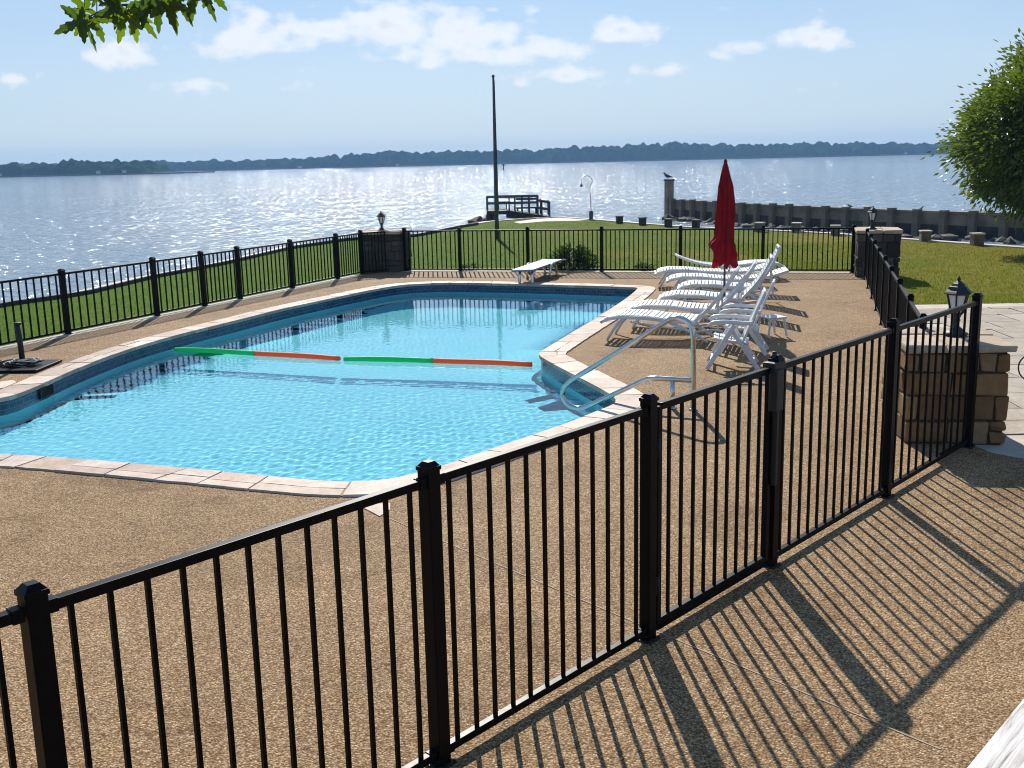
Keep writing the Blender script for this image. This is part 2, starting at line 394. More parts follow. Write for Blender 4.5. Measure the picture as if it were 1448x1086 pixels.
class MB:
    def __init__(s): s.v = []; s.f = []; s.tone = []; s.smooth = []
    def add(s, verts, faces, tone=(1, 1, 1), smooth=False):
        k = len(s.v); s.v += [tuple(p) for p in verts]
        for f in faces: s.f.append([i + k for i in f]); s.tone.append(tone); s.smooth.append(smooth)
        return s
    def box(s, c, size, rot=None, tone=(1, 1, 1), bev=0.0, taper=1.0, jit=0.0):
        x, y, z = [q / 2 for q in size]; c = Vector(c); rot = rot or Matrix.Identity(3)
        if bev <= 0:
            P = [(-x, -y, -z), (x, -y, -z), (x, y, -z), (-x, y, -z), (-x * taper, -y * taper, z), (x * taper, -y * taper, z), (x * taper, y * taper, z), (-x * taper, y * taper, z)]
            Fs = [(0, 3, 2, 1), (4, 5, 6, 7), (0, 1, 5, 4), (1, 2, 6, 5), (2, 3, 7, 6), (3, 0, 4, 7)]
        else:
            bm = bmesh.new(); bmesh.ops.create_cube(bm, size=1.0)
            for v in bm.verts: v.co = Vector((v.co.x * size[0], v.co.y * size[1], v.co.z * size[2]))
            bmesh.ops.bevel(bm, geom=list(bm.edges), offset=min(bev, min(size) * 0.45), segments=2, affect='EDGES', profile=0.6)
            if jit:
                off = {}
                for v in bm.verts:
                    key = tuple(1 if q > 0 else -1 for q in v.co)
                    if key not in off: off[key] = Vector([random.uniform(-jit, jit) for _ in range(3)])
                    v.co += off[key] + Vector([random.uniform(-jit, jit) * .25 for _ in range(3)])
            bm.verts.index_update(); P = [v.co.copy() for v in bm.verts]; Fs = [[v.index for v in f.verts] for f in bm.faces]; bm.free()
        return s.add([c + rot @ Vector(p) for p in P], Fs, tone)
    def beam(s, a, b, w, h, upv=(0, 0, 1), tone=(1, 1, 1), bev=0.0):
        a, b = Vector(a), Vector(b); d = (b - a); L = d.length; d.normalize()
        upv = Vector(upv); side = upv.cross(d)
        if side.length < 1e-4: side = Vector((0, 1, 0)).cross(d)
        side.normalize(); u2 = d.cross(side)
        return s.box((a + b) / 2, (L, w, h), Matrix((d, side, u2)).transposed(), tone, bev)
    def tube(s, pts, r, n=8, closed=False, caps=True):
        pts = [Vector(p) for p in pts]; m = len(pts); rr = r if isinstance(r, (list, tuple)) else [r] * m
        V = []; prev = None
        for i, p in enumerate(pts):
            if closed: d = pts[(i + 1) % m] - pts[i - 1]
            else: d = pts[min(i + 1, m - 1)] - pts[max(i - 1, 0)]
            d.normalize()
            if prev is None:
                a = Vector((0, 0, 1)) if abs(d.z) < 0.9 else Vector((1, 0, 0)); x = a.cross(d).normalized()
            else: x = (prev - d * prev.dot(d)).normalized()
            prev = x; y = d.cross(x)
            for k in range(n):
                t = 2 * math.pi * k / n; V.append(p + x * (math.cos(t) * rr[i]) + y * (math.sin(t) * rr[i]))
        Fs = []
        for i in range(m if closed else m - 1):
            j = (i + 1) % m
            for k in range(n): Fs.append((i * n + k, i * n + (k + 1) % n, j * n + (k + 1) % n, j * n + k))
        if caps and not closed: Fs += [tuple(range(n))[::-1], tuple((m - 1) * n + k for k in range(n))]
        return s.add(V, Fs, smooth=True)
    def lathe(s, prof, n=16, c=(0, 0, 0), smooth=True, rot=0.0):
        V = []; Fs = []; c = Vector(c); m = len(prof)
        for (r, z) in prof:
            for k in range(n):
                t = 2 * math.pi * (k + rot) / n; V.append(c + Vector((r * math.cos(t), r * math.sin(t), z)))
        for i in range(m - 1):
            for k in range(n): Fs.append((i * n + k, i * n + (k + 1) % n, (i + 1) * n + (k + 1) % n, (i + 1) * n + k))
        Fs += [tuple(range(n))[::-1], tuple((m - 1) * n + k for k in range(n))]
        return s.add(V, Fs, smooth=smooth)
    def prism(s, poly, z0, z1, tone=(1, 1, 1)):
        n = len(poly); V = [(p[0], p[1], z0) for p in poly] + [(p[0], p[1], z1) for p in poly]
        Fs = [tuple(range(n))[::-1], tuple(range(n, 2 * n))] + [(i, (i + 1) % n, n + (i + 1) % n, n + i) for i in range(n)]
        return s.add(V, Fs, tone)
    def build(s, name, mat, parent=None, loc=None, tones=False, bevel=0.0):
        me = bpy.data.meshes.new(name); me.from_pydata([tuple(v) for v in s.v], [], s.f)
        me.materials.append(MAT[mat]); me.polygons.foreach_set('use_smooth', s.smooth)
        if tones:
            at = me.attributes.new('tone', 'FLOAT_COLOR', 'FACE')
            at.data.foreach_set('color', [q for t in s.tone for q in (*t, 1)])
        me.update()
        o = bpy.data.objects.new(name, me); COL.objects.link(o)
        if parent is not None: o.parent = parent
        if loc is not None: o.location = loc
        if bevel > 0:
            b = o.modifiers.new('bevel', 'BEVEL'); b.width = bevel; b.segments = 2; b.limit_method = 'ANGLE'; b.angle_limit = R(40)
        return o


def mesh_np(name, V, Fc, mat, parent=None, tone=None, smooth=False):
    """fast mesh from numpy arrays (all faces the same size)"""
    me = bpy.data.meshes.new(name); k = Fc.shape[1]
    me.vertices.add(len(V)); me.vertices.foreach_set('co', np.asarray(V, np.float32).ravel())
    me.loops.add(Fc.size); me.loops.foreach_set('vertex_index', Fc.astype(np.int32).ravel())
    me.polygons.add(len(Fc)); me.polygons.foreach_set('loop_start', np.arange(0, Fc.size, k, dtype=np.int32))
    me.polygons.foreach_set('use_smooth', np.full(len(Fc), smooth))
    me.update(calc_edges=True); me.materials.append(MAT[mat])
    if tone is not None:
        a = me.attributes.new('tone', 'FLOAT', 'FACE'); a.data.foreach_set('value', np.asarray(tone, np.float32))
    o = bpy.data.objects.new(name, me); COL.objects.link(o)
    if parent is not None: o.parent = parent
    return o


def fill(name, rings, mat, kind='structure', parent=None):
    """a sheet bounded by closed rings of 3-D points (the first the outer one, the rest holes)"""
    bm = bmesh.new(); ed = []
    for ring in rings:
        vs = [bm.verts.new(p) for p in ring]
        for i in range(len(vs)): ed.append(bm.edges.new((vs[i], vs[(i + 1) % len(vs)])))
    bmesh.ops.triangle_fill(bm, use_beauty=True, use_dissolve=False, edges=ed, normal=(0, 0, 1))
    bmesh.ops.recalc_face_normals(bm, faces=bm.faces)
    if sum(f.normal.z for f in bm.faces) < 0: bmesh.ops.reverse_faces(bm, faces=bm.faces)
    me = bpy.data.meshes.new(name); bm.to_mesh(me); bm.free(); me.materials.append(MAT[mat])
    o = bpy.data.objects.new(name, me); COL.objects.link(o)
    if parent is not None: o.parent = parent
    elif kind: o['kind'] = kind
    return o


def smooth_ring(pts, iters=2):
    for _ in range(iters):
        q = []
        for i in range(len(pts)):
            a, b = Vector(pts[i]), Vector(pts[(i + 1) % len(pts)]); q += [a * 0.75 + b * 0.25, a * 0.25 + b * 0.75]
        pts = q
    return pts


def resample(pts, step, closed=True):
    pts = [Vector(p) for p in pts]; out = []; P = pts + ([pts[0]] if closed else [])
    L = [0]
    for i in range(len(P) - 1): L.append(L[-1] + (P[i + 1] - P[i]).length)
    n = max(3, int(round(L[-1] / step))); j = 0
    for k in range(n if closed else n + 1):
        s_ = L[-1] * k / n
        while j < len(L) - 2 and L[j + 1] < s_: j += 1
        t = (s_ - L[j]) / max(1e-9, L[j + 1] - L[j]); out.append(P[j].lerp(P[j + 1], min(1, t)))
    return out


def offset_ring(pts, d):
    """offset a closed ring to its outside by d (ring in counter-clockwise order)"""
    out = []; n = len(pts)
    for i in range(n):
        t = (pts[(i + 1) % n] - pts[i - 1]); t.z = 0; t.normalize(); out.append(pts[i] + Vector((t.y, -t.x, 0)) * d)
    return out


# ================================================================== THE SETTING
# ---- pool outline (inner edge of the coping, at deck level), counter-clockwise
pool_px = [(0, 643), (175, 658), (295, 669), (450, 684), (508, 686), (560, 681), (610, 668), (700, 637), (800, 603), (850, 583), (878, 571), (868, 560),
           (815, 532), (775, 511), (763, 503), (768, 498), (819, 467), (849, 449), (892, 420), (905, 408.5), (900, 407.2), (760, 403), (660, 401), (622, 401), (581, 402.5),
           (545, 407), (500, 416), (400, 437), (331, 455), (276, 468), (193, 490), (110, 521), (55, 546), (0, 568)]
pool = [G(*p) for p in pool_px]
pool += [Vector((-7.6, 14.0, 0)), Vector((-8.3, 12.8, 0)), Vector((-8.2, 11.7, 0)), Vector((-7.4, 11.1, 0))]
if sum(pool[i].x * pool[(i + 1) % len(pool)].y - pool[i].y * pool[(i + 1) % len(pool)].x for i in range(len(pool))) < 0: pool.reverse()
pool_ring = resample(smooth_ring(pool, 2), 0.14)
NP_ = len(pool_ring)
cop_out = resample(offset_ring(pool_ring, 0.40), 0.14)
WATER_Z = -0.19

# ---- deck
left_dir = Vector((2.9, 6.86, 0)).normalized()
LF0 = Vector((-8.30, 19.8, 0))
deck_poly = [Vector((-18.0, -3, 0)), Vector((14, -3, 0)), Vector((14, 6.0, 0)), Vector((8.2, 8.4, 0)), Vector((6.6, 9.0, 0)), Vector((5.6, 9.55, 0)), Vector((4.85, 10.35, 0)), Vector((4.55, 12.0, 0)), Vector((6.72, 18.6, 0)),
             Vector((7.45, 21.2, 0)), Vector((9.05, 27.25, 0)), Vector((-3.1, 30.55, 0)), Vector((-4.35, 29.4, 0)), LF0 + Vector((-0.16, 0.06, 0))]
deck_hole = offset_ring(pool_ring, 0.06)
deck = fill('pool_deck', [deck_poly, deck_hole[::-1]], 'deck')

# pale control joints sawn in the deck
jm = MB()
for a, b in ((G(545, 731), G(911, 886)), (G(911, 886), G(1330, 1060))):
    jm.beam(a + Vector((0, 0, 0.0022)), b + Vector((0, 0, 0.0022)), 0.010, 0.0036)
tag(jm.build('control_joint', 'joint'), kind='structure')

# ---- coping of irregular flagstones
cm = MB(); inner = offset_ring(pool_ring, -0.03)
arc = [0.0]
for i in range(NP_): arc.append(arc[-1] + (pool_ring[(i + 1) % NP_] - pool_ring[i]).length)
tones = [(0.52, 0.42, 0.34), (0.58, 0.47, 0.38), (0.47, 0.37, 0.30), (0.60, 0.50, 0.42), (0.50, 0.38, 0.30), (0.55, 0.46, 0.39), (0.44, 0.36, 0.30)]


def ring_at(s_, off):
    s_ = s_ % arc[-1]; i = int(np.searchsorted(arc, s_, 'right')) - 1; i = min(i, NP_ - 1)
    t = (s_ - arc[i]) / max(1e-9, arc[i + 1] - arc[i]); a, b = pool_ring[i], pool_ring[(i + 1) % NP_]
    pn, nn = pool_ring[i - 1], pool_ring[(i + 2) % NP_]
    ta = (b - pn).normalized(); tb = (nn - a).normalized(); tt = ta.lerp(tb, t).normalized()
    return a.lerp(b, t) + Vector((tt.y, -tt.x, 0)) * off


def coping_stone(s0, s1, o0, o1, sk0=0.0, sk1=0.0):
    n = max(2, int((s1 - s0) / 0.12) + 1); zt = 0.022 + random.uniform(-0.003, 0.004); tone = random.choice(tones); k = random.uniform(0.9, 1.1); tone = tuple(c * k for c in tone)
    A = []; B = []
    for i in range(n):
        t = i / (n - 1); A.append(ring_at(s0 + (s1 - s0) * t, o0)); B.append(ring_at(s0 + sk0 + (s1 + sk1 - s0 - sk0) * t, o1 + random.uniform(-0.008, 0.008)))
    poly = A + B[::-1]; c = sum(poly, Vector()) / len(poly)
    top = [p.lerp(c, 0.014) for p in poly]; m = len(poly)
    V = [(p.x, p.y, -0.035) for p in poly] + [(p.x, p.y, zt - 0.010) for p in poly] + [(p.x, p.y, zt) for p in top]
    Fs = []
    for lay in (0, m):
        for i in range(m): Fs.append((lay + i, lay + (i + 1) % m, lay + m + (i + 1) % m, lay + m + i))
    for i in range(n - 1): Fs.append((2 * m + i, 2 * m + i + 1, 2 * m + m - 2 - i, 2 * m + m - 1 - i))
    Fs.append(tuple(range(m))[::-1])
    Fs = [tuple(reversed(f)) for f in Fs]
    cm.add(V, Fs, tone)


s_ = 0.0; sk_prev = 0.0
while s_ < arc[-1] - 0.3:
    L_ = random.uniform(0.38, 0.95); L_ = min(L_, arc[-1] - s_)
    if arc[-1] - s_ - L_ < 0.3: L_ = arc[-1] - s_
    last = s_ + L_ >= arc[-1] - 1e-6
    g = 0.006; sk = random.uniform(-0.13, 0.13)
    if random.random() < 0.4:
        md = random.uniform(0.14, 0.26); f_ = (md + .03) / .42; coping_stone(s_ + g, s_ + L_ - g, -0.03, md - g, sk_prev * f_, sk * f_); coping_stone(s_ + g + sk_prev * f_, s_ + L_ - g + sk * f_, md + g, 0.39, sk_prev * (1 - f_), sk * (1 - f_))
    else:
        coping_stone(s_ + g, s_ + L_ - g, -0.03, 0.39, sk_prev, sk)
    sk_prev = sk
    s_ += L_
tag(cm.build('pool_coping', 'coping', tones=True), kind='structure')
# odd flagstones let into the deck beside the coping
fm = MB()
for poly, tn_ in (([(508, 716), (528, 714), (552, 712), (551, 722), (537, 731), (524, 724)], tones[1]), ([(-30, 545), (18, 538), (24, 541), (6, 549), (-30, 556)], tones[3])):
    P_ = [G(*q) for q in poly]; fm.prism([(p.x, p.y) for p in P_][::-1], -0.02, 0.009, tn_)
tag(fm.build('deck_flagstone', 'coping', tones=True), kind='structure')
# mortar bed below the stones
bed = MB(); o1 = offset_ring(pool_ring, -0.01); o2 = offset_ring(pool_ring, 0.375)
bed.add([(p.x, p.y, 0.012) for p in o1] + [(p.x, p.y, 0.012) for p in o2], [(i, i + NP_, (i + 1) % NP_ + NP_, (i + 1) % NP_) for i in range(NP_)])
tag(bed.build('mortar_bed', 'joint'), kind='structure')


# ---- basin
def floor_z(x, y):
    t = min(1, max(0, (y - 16.0) / 6.0)); t = t * t * (3 - 2 * t)
    return -0.98 - 0.44 * t


bm_ = MB(); V = []; Fs = []
zl = [-0.03, -0.36]
bas = bpy.data.meshes.new('pool_basin'); bb = bmesh.new(); uvl = bb.loops.layers.uv.new('UVMap')
rows = []
for zz in (-0.03, -0.36, None, 'cove'):
    row = []
    for p in pool_ring:
        if zz is None: row.append(bb.verts.new((p.x, p.y, floor_z(p.x, p.y) + 0.18)))
        elif zz == 'cove': row.append(None)
        else: row.append(bb.verts.new((p.x, p.y, zz)))
    rows.append(row)
cove = offset_ring(pool_ring, -0.16)
rows[3] = [bb.verts.new((p.x, p.y, floor_z(p.x, p.y))) for p in cove]
for r_ in range(3):
    for i in range(NP_):
        j = (i + 1) % NP_
        f = bb.faces.new((rows[r_][i], rows[r_ + 1][i], rows[r_ + 1][j], rows[r_][j])); f.material_index = 0 if r_ == 0 else 1; f.smooth = r_ > 0
        us = (arc[i], arc[i], arc[i + 1], arc[i + 1])
        for lp, u_ in zip(f.loops, us): lp[uvl].uv = (u_, lp.vert.co.z)
ed = [bb.edges.get((rows[3][i], rows[3][(i + 1) % NP_])) for i in range(NP_)]
res = bmesh.ops.triangle_fill(bb, use_beauty=True, use_dissolve=False, edges=ed, normal=(0, 0, 1))
ff = [g_ for g_ in res['geom'] if isinstance(g_, bmesh.types.BMFace)]
for f in ff: f.material_index = 1; f.smooth = True
bmesh.ops.subdivide_edges(bb, edges=list({e for f in ff for e in f.edges if not e.is_boundary and e.calc_length() > 1.0}), cuts=5, use_grid_fill=True)
for v in bb.verts:
    if v.co.z < -0.7 and len(v.link_edges) and v not in rows[2]: v.co.z = floor_z(v.co.x, v.co.y)
bb.to_mesh(bas); bb.free(); bas.materials.append(MAT['tile']); bas.materials.append(MAT['plaster'])
basin = bpy.data.objects.new('pool_basin', bas); COL.objects.link(basin); basin['kind'] = 'structure'
basin.cycles.is_caustics_receiver = True

# ---- pool water: a fine rippled sheet, so that refraction and caustics are real
from mathutils import geometry as mg
xs_ = [p.x for p in pool_ring]; ys_ = [p.y for p in pool_ring]
ST = 0.022
gx = np.arange(min(xs_) - 0.1, max(xs_) + 0.1, ST); gy = np.arange(min(ys_) - 0.1, max(ys_) + 0.1, ST)
X, Y = np.meshgrid(gx, gy)
px_, py_ = np.array(xs_), np.array(ys_)
inside = np.zeros(X.shape, bool)
for i in range(NP_):
    x1, y1, x2, y2 = px_[i], py_[i], px_[(i + 1) % NP_], py_[(i + 1) % NP_]
    cond = ((y1 > Y) != (y2 > Y))
    with np.errstate(divide='ignore', invalid='ignore'):
        xi = (x2 - x1) * (Y - y1) / (y2 - y1 + 1e-12) + x1
    inside ^= cond & (X < xi)
Zw = np.zeros(X.shape)
for _ in range(46):
    lam = math.exp(RNG.uniform(math.log(0.066), math.log(0.24))); a = RNG.uniform(0, 2 * math.pi); k = 2 * math.pi / lam
    slope = 0.0042 * RNG.uniform(0.5, 1.3)
    Zw += slope / k * np.sin(k * (X * math.cos(a) + Y * math.sin(a)) + RNG.uniform(0, 6.28))
mod = 0.75 + 0.25 * np.sin(0.9 * X + 1.3 * np.sin(0.7 * Y)) * np.sin(0.8 * Y + 0.4)
mod *= np.interp(Y, [13.0, 15.5, 18.0, 26.0], [1.2, 1.0, 0.62, 0.55])
Zw = WATER_Z + Zw * mod
# keep every cell that touches the pool, grown by one cell so the sheet reaches into the wall
gi = inside.copy()
gi[1:, :] |= inside[:-1, :]; gi[:-1, :] |= inside[1:, :]; gi[:, 1:] |= gi[:, :-1].copy(); gi[:, :-1] |= gi[:, 1:].copy()
cell = gi[:-1, :-1] & gi[1:, :-1] & gi[:-1, 1:] & gi[1:, 1:]
idx = np.full(X.shape, -1); use = np.zeros(X.shape, bool)
use[:-1, :-1] |= cell; use[1:, :-1] |= cell; use[:-1, 1:] |= cell; use[1:, 1:] |= cell
idx[use] = np.arange(use.sum())
Fq = np.stack([idx[:-1, :-1][cell], idx[:-1, 1:][cell], idx[1:, 1:][cell], idx[1:, :-1][cell]], 1)
water = mesh_np('pool_water', np.stack([X[use], Y[use], Zw[use]], 1), Fq, 'water', smooth=True); water['kind'] = 'structure'
water.cycles.is_caustics_caster = True

# ---- lawn, shore, lake
shore_px = [(0, 432), (100, 418), (200, 394), (300, 375), (400, 352), (480, 340), (575, 335), (640, 322), (690, 314), (745, 309.5), (790, 307.5), (830, 310), (900, 316), (980, 322), (1080, 326), (1180, 331), (1270, 338), (1380, 346), (1448, 351)]
SH = -0.30
shore = [Vector((-30, -10, SH)), Vector((-19, 8, SH)), Vector((-15.2, 20, SH))] + [G(px, py, SH) for px, py in shore_px] + [Vector((21, 31.5, SH)), Vector((27, 25.5, SH)), Vector((45, 14, SH)), Vector((60, -10, SH))]
walk_in = [Vector((16.5, 20.7, -0.03)), Vector((16.5, 5.0, -0.03)), Vector((14, 5.0, -0.03))]
inner_ring = [Vector((p.x, p.y, -0.035)) for p in deck_poly]
hole = [inner_ring[0], inner_ring[1], Vector((16.5, -3, -0.035)), Vector((16.5, 20.75, -0.035)), inner_ring[9], inner_ring[10], inner_ring[11], inner_ring[12], inner_ring[13]]
lawn = fill('lawn', [shore[::-1], hole], 'lawn')

walk_poly = [Vector((14, 6.0, -0.012)), Vector((14, -3, -0.012)), Vector((16.5, -3, -0.012)), Vector((16.5, 20.8, -0.012)), Vector((7.4, 21.25, -0.012)), Vector((6.6, 18.6, -0.012)), Vector((4.45, 12.0, -0.012)),
             Vector((4.8, 10.3, -0.012)), Vector((5.55, 9.5, -0.012)), Vector((6.6, 8.95, -0.012)), Vector((8.2, 8.35, -0.012))]
fill('walkway', [walk_poly], 'kerb')
# flagstones of the walkway (irregular slabs, one paved surface)
wm = MB(); wt = [(0.39, 0.34, 0.27), (0.41, 0.36, 0.29), (0.38, 0.33, 0.265), (0.42, 0.365, 0.30), (0.40, 0.345, 0.28)]
wp2 = [(p.x, p.y) for p in walk_poly]


def in_poly(x, y, poly):
    c = False; n = len(poly)
    for i in range(n):
        x1, y1 = poly[i][:2]; x2, y2 = poly[(i + 1) % n][:2]
        if (y1 > y) != (y2 > y) and x < (x2 - x1) * (y - y1) / (y2 - y1) + x1: c = not c
    return c


yy = 5.2
while yy < 20.6:
    hh = random.uniform(0.55, 1.0); hh = min(hh, 20.62 - yy); xx = 4.5 + random.uniform(0, .4)
    while xx < 16.3:
        ww = random.uniform(0.6, 1.4); q = [(xx + .01, yy + .01), (xx + ww - .01, yy + .01 + random.uniform(-.02, .02)), (xx + ww - .01 + random.uniform(-.04, .0), yy + hh - .01), (xx + .01 + random.uniform(0, .04), yy + hh - .01)]
        if all(in_poly(x, y, wp2) for x, y in q) and hh > .2:
            k = random.uniform(.9, 1.1); wm.prism(q, -0.008, 0.0 + random.uniform(-.002, .003), tuple(c * k for c in random.choice(wt)))
        xx += ww
    yy += hh
tag(wm.build('walkway_flagstones', 'flag', tones=True), kind='structure')

# shoreline kerb (pale coping stones on the seawall) and the seawall face
kp = resample(shore[2:24], 0.8, False)
km = MB()
nrm = []
for i, p in enumerate(kp):
    t = (kp[min(i + 1, len(kp) - 1)] - kp[max(i - 1, 0)]).normalized(); nrm.append(Vector((-t.y, t.x, 0)))
PK = len(kp)
kV = []
for p, n in zip(kp, nrm):
    for o_, z_ in ((-0.22, SH - 0.2), (-0.22, SH + 0.05), (0.16, SH + 0.05), (0.16, SH - 3)): kV.append((p.x + n.x * o_, p.y + n.y * o_, z_))
kF = []
for i in range(PK - 1):
    for k in range(3): kF.append((i * 4 + k, i * 4 + k + 1, i * 4 + 5 + k, i * 4 + 4 + k))
km.add(kV, kF)
tag(tag(km.build('seawall', 'kerb'), 'long low pale concrete seawall edging the lawn where it meets the lake', 'seawall'))

# low dark strip added for the shadow line along the left shore
tb = MB()
tp = [p for p in kp if p.x < -2.0 and p.y > 16]
for a, b in zip(tp[:-1], tp[1:]): tb.beam(a + Vector((.45, -.1, 0.03)), b + Vector((.45, -.1, 0.03)), 0.1, 0.2)
tag(tb.build('shore_shadow_strip', 'darkwood'), 'dark low strip standing in for the shadow line along the grass on the left shore', 'edging')

# lake sheet
lk = MB(); lk.add([(-4200, -300, -1.5), (4200, -300, -1.5), (4200, 3000, -1.5), (-4200, 3000, -1.5)], [(0, 1, 2, 3)])
tag(lk.build('lake', 'lake'), kind='structure')

# pale kerb strips under the far fences
ks = MB()
bl0, bl1 = G(572, 383.5), G(1205, 385.8)
ks.beam(LF0 - left_dir * 14 + Vector((0.05, 0, 0.002)), LF0 + left_dir * 10.4 + Vector((0.05, 0, 0.002)), 0.3, 0.012)
ks.beam(bl0 + Vector((0, .02, 0.002)), bl1 + Vector((0, .02, 0.002)), 0.34, 0.012)
tag(ks.build('kerb_strip', 'kerb'), kind='structure')

# grass blades on the lawn that can be seen
bvh = BVHTree.FromObject(lawn, bpy.context.evaluated_depsgraph_get())
NB = 60000
bx = []
rects = [((7.6, 17.5), (21.0, 40), 0.55), ((-15, -3), (18, 50), 0.2), ((-3, 9), (29, 58), 0.25)]
for (x0, x1), (y0, y1), wgt in rects:
    k = int(NB * wgt); X_ = RNG.uniform(x0, x1, k); Y_ = y0 + (y1 - y0) * RNG.power(1.0, k) ** 1.4
    for x, y in zip(X_, Y_):
        h_ = bvh.ray_cast(Vector((x, y, 5)), Vector((0, 0, -1)))
        if h_[0] is not None: bx.append((x, y, h_[0].z))
bx = np.array(bx); k = len(bx); an = RNG.uniform(0, 2 * np.pi, k); hh_ = RNG.uniform(0.02, 0.06, k); w_ = RNG.uniform(0.006, 0.014, k)
dx, dy = np.cos(an) * w_, np.sin(an) * w_
lean = RNG.normal(0, 0.022, (k, 2))
V3 = np.empty((k, 3, 3)); V3[:, 0] = bx + np.stack([-dx, -dy, 0 * dx - .003], 1); V3[:, 1] = bx + np.stack([dx, dy, 0 * dx - .003], 1); V3[:, 2] = bx + np.stack([lean[:, 0], lean[:, 1], hh_], 1)
tone_g = np.clip(RNG.uniform(-.1, .5, k) + 0.05 * (bx[:, 0] - 1), 0, 1)
g_ = mesh_np('grass', V3.reshape(-1, 3), np.arange(3 * k).reshape(-1, 3), 'grass', tone=tone_g)
tag(g_, 'short green and straw coloured grass blades covering the lawn', 'grass', kind='stuff')

# pale concrete apron at the lawn's tip
ap = [G(px, py, SH + 0.012) for px, py in ((726, 314), (760, 309), (800, 307), (834, 310.5), (815, 312.2), (770, 313), (735, 316))]
fill('concrete_apron', [ap[::-1]], 'palepath')


# ================================================================== FENCES
def post_mesh(w, h):
    m = MB(); m.box((0, 0, h / 2), (w, w, h), bev=0.004); return m


def base_mesh(w):
    m = MB(); m.box((0, 0, 0.006), (w * 1.55, w * 1.55, 0.010), bev=0.002)
    for sx in (-1, 1):
        for sy in (-1, 1): m.lathe([(0.008, 0.010), (0.008, 0.020), (0.004, 0.023)], 6, (sx * w * .64, sy * w * .64, 0), smooth=False)
    return m


def cap_mesh(w, h):
    m = MB(); m.box((0, 0, h + 0.009), (w * 1.14, w * 1.14, 0.022), bev=0.004); m.box((0, 0, h + 0.031), (w * 1.0, w * 1.0, 0.022), taper=0.55); return m


def panel_mesh(a, b, h, n, pick, rail, w, gap=0.07, top=None):
    """rails and pickets between two posts, in the fence's own space"""
    m = MB(); a, b = Vector(a), Vector(b); d = (b - a); L = d.length; d.normalize(); a2 = a + d * w / 2; b2 = b - d * w / 2
    zt = h - 0.055 if top is None else top
    m.beam(a2 + Vector((0, 0, zt)), b2 + Vector((0, 0, zt)), rail, rail, bev=0.003)
    m.beam(a2 + Vector((0, 0, gap)), b2 + Vector((0, 0, gap)), rail, rail, bev=0.003)
    side = Vector((-d.y, d.x, 0)); rot = Matrix((d, side, Vector((0, 0, 1)))).transposed()
    for z in (zt, gap):                                   # rail brackets with a screw head each
        for q, sg in ((a2, 1), (b2, -1)):
            c = q + d * (0.021 * sg) + Vector((0, 0, z)); m.box(c, (0.042, rail + 0.009, rail + 0.009), rot, bev=0.002)
            m.box(c - side * (rail / 2 + .006), (0.009, 0.005, 0.009), rot)
    for k in range(n):
        p = a2 + (b2 - a2) * ((k + 0.62) / (n + 0.24))
        m.box((p.x, p.y, (gap + zt) / 2), (pick, pick, zt - gap - rail + 0.002), rot)
    return m


def fence(name, label, pts, h, counts, w, pick, rail, posts=None):
    root = empty(name, pts[0]); tag(root, label, 'fence')
    d = (pts[-1] - pts[0]); ang = math.atan2(d.y, d.x); pm = cmn = None
    for i, p in enumerate(pts):
        if posts and not posts[i]: continue
        if pm is None:
            po = post_mesh(w, h).build('post', 'black', root); ca = cap_mesh(w, h).build('post_cap', 'black', po); bs_ = base_mesh(w).build('base_plate', 'blackmatte', po); pm, cmn, bmn = po.data, ca.data, bs_.data
        else:
            po = bpy.data.objects.new('post', pm); COL.objects.link(po); po.parent = root
            ca = bpy.data.objects.new('post_cap', cmn); COL.objects.link(ca); ca.parent = po
            bs_ = bpy.data.objects.new('base_plate', bmn); COL.objects.link(bs_); bs_.parent = po
        po.location = p - pts[0]; po.rotation_euler = (random.uniform(-.004, .004), random.uniform(-.004, .004), ang + random.uniform(-.015, .015))
    for i in range(len(pts) - 1):
        if counts[i]: panel_mesh(pts[i] - pts[0], pts[i + 1] - pts[0], h, counts[i], pick, rail, w).build('fence_panel', 'black', root)
    return root


# near fence (with its gate) --------------------------------------------------
pB, pC, pD, pE, pF = G(623, 1080), G(922, 906), G(1090.5, 800), G(1252, 702), G(1368, 632)
nd = (pF - pB).normalized()
def on(t): return pB + nd * t
tC, tD, tE, tF = [(q - pB).dot(nd) for q in (pC, pD, pE, pF)]
tA = -1.92
fence('metal_fence', 'tall black picket fence panels in the foreground to the left of the gate', [on(2 * tA), on(tA), on(0), on(tC)], 1.56, [12, 12, 12], 0.078, 0.019, 0.042)
fence('metal_fence', 'tall black picket fence panels between the gate and the nearest stone pillar', [on(tD), on(tE), on(tF)], 1.56, [13, 11], 0.078, 0.019, 0.042)
# gate between C and D
gate = empty('fence_gate', on(tC), math.atan2(nd.y, nd.x)); tag(gate, 'black picket gate with a latch box in the foreground fence', 'gate')
GL = tD - tC; a0, a1 = 0.075, GL - 0.075
fr = MB()
for x in (a0 + 0.022, a1 - 0.022): fr.box((x, 0, 0.79), (0.044, 0.044, 1.44), bev=0.003)
for z in (0.09, 1.505): fr.box((GL / 2, 0, z), (a1 - a0 - 0.09, 0.042, 0.044), bev=0.003)
fr.box((GL / 2, 0, 0.045), (a1 - a0 - 0.02, 0.03, 0.03), bev=0.002)
fr.build('gate_frame', 'black', gate)
pk = MB()
for k in range(9):
    x = a0 + 0.044 + (a1 - a0 - 0.088) * (k + 0.75) / 9.5; pk.box((x, 0, 0.797), (0.019, 0.019, 1.372))
pk.build('gate_pickets', 'black', gate)
for z in (0.35, 1.25): hg = MB(); hg.box((0.057, -0.012, z), (0.034, 0.05, 0.11), bev=0.004); hg.tube([(0.057, -0.04, z - .06), (0.057, -0.04, z + .06)], 0.008); hg.build('hinge', 'blackmatte', gate)
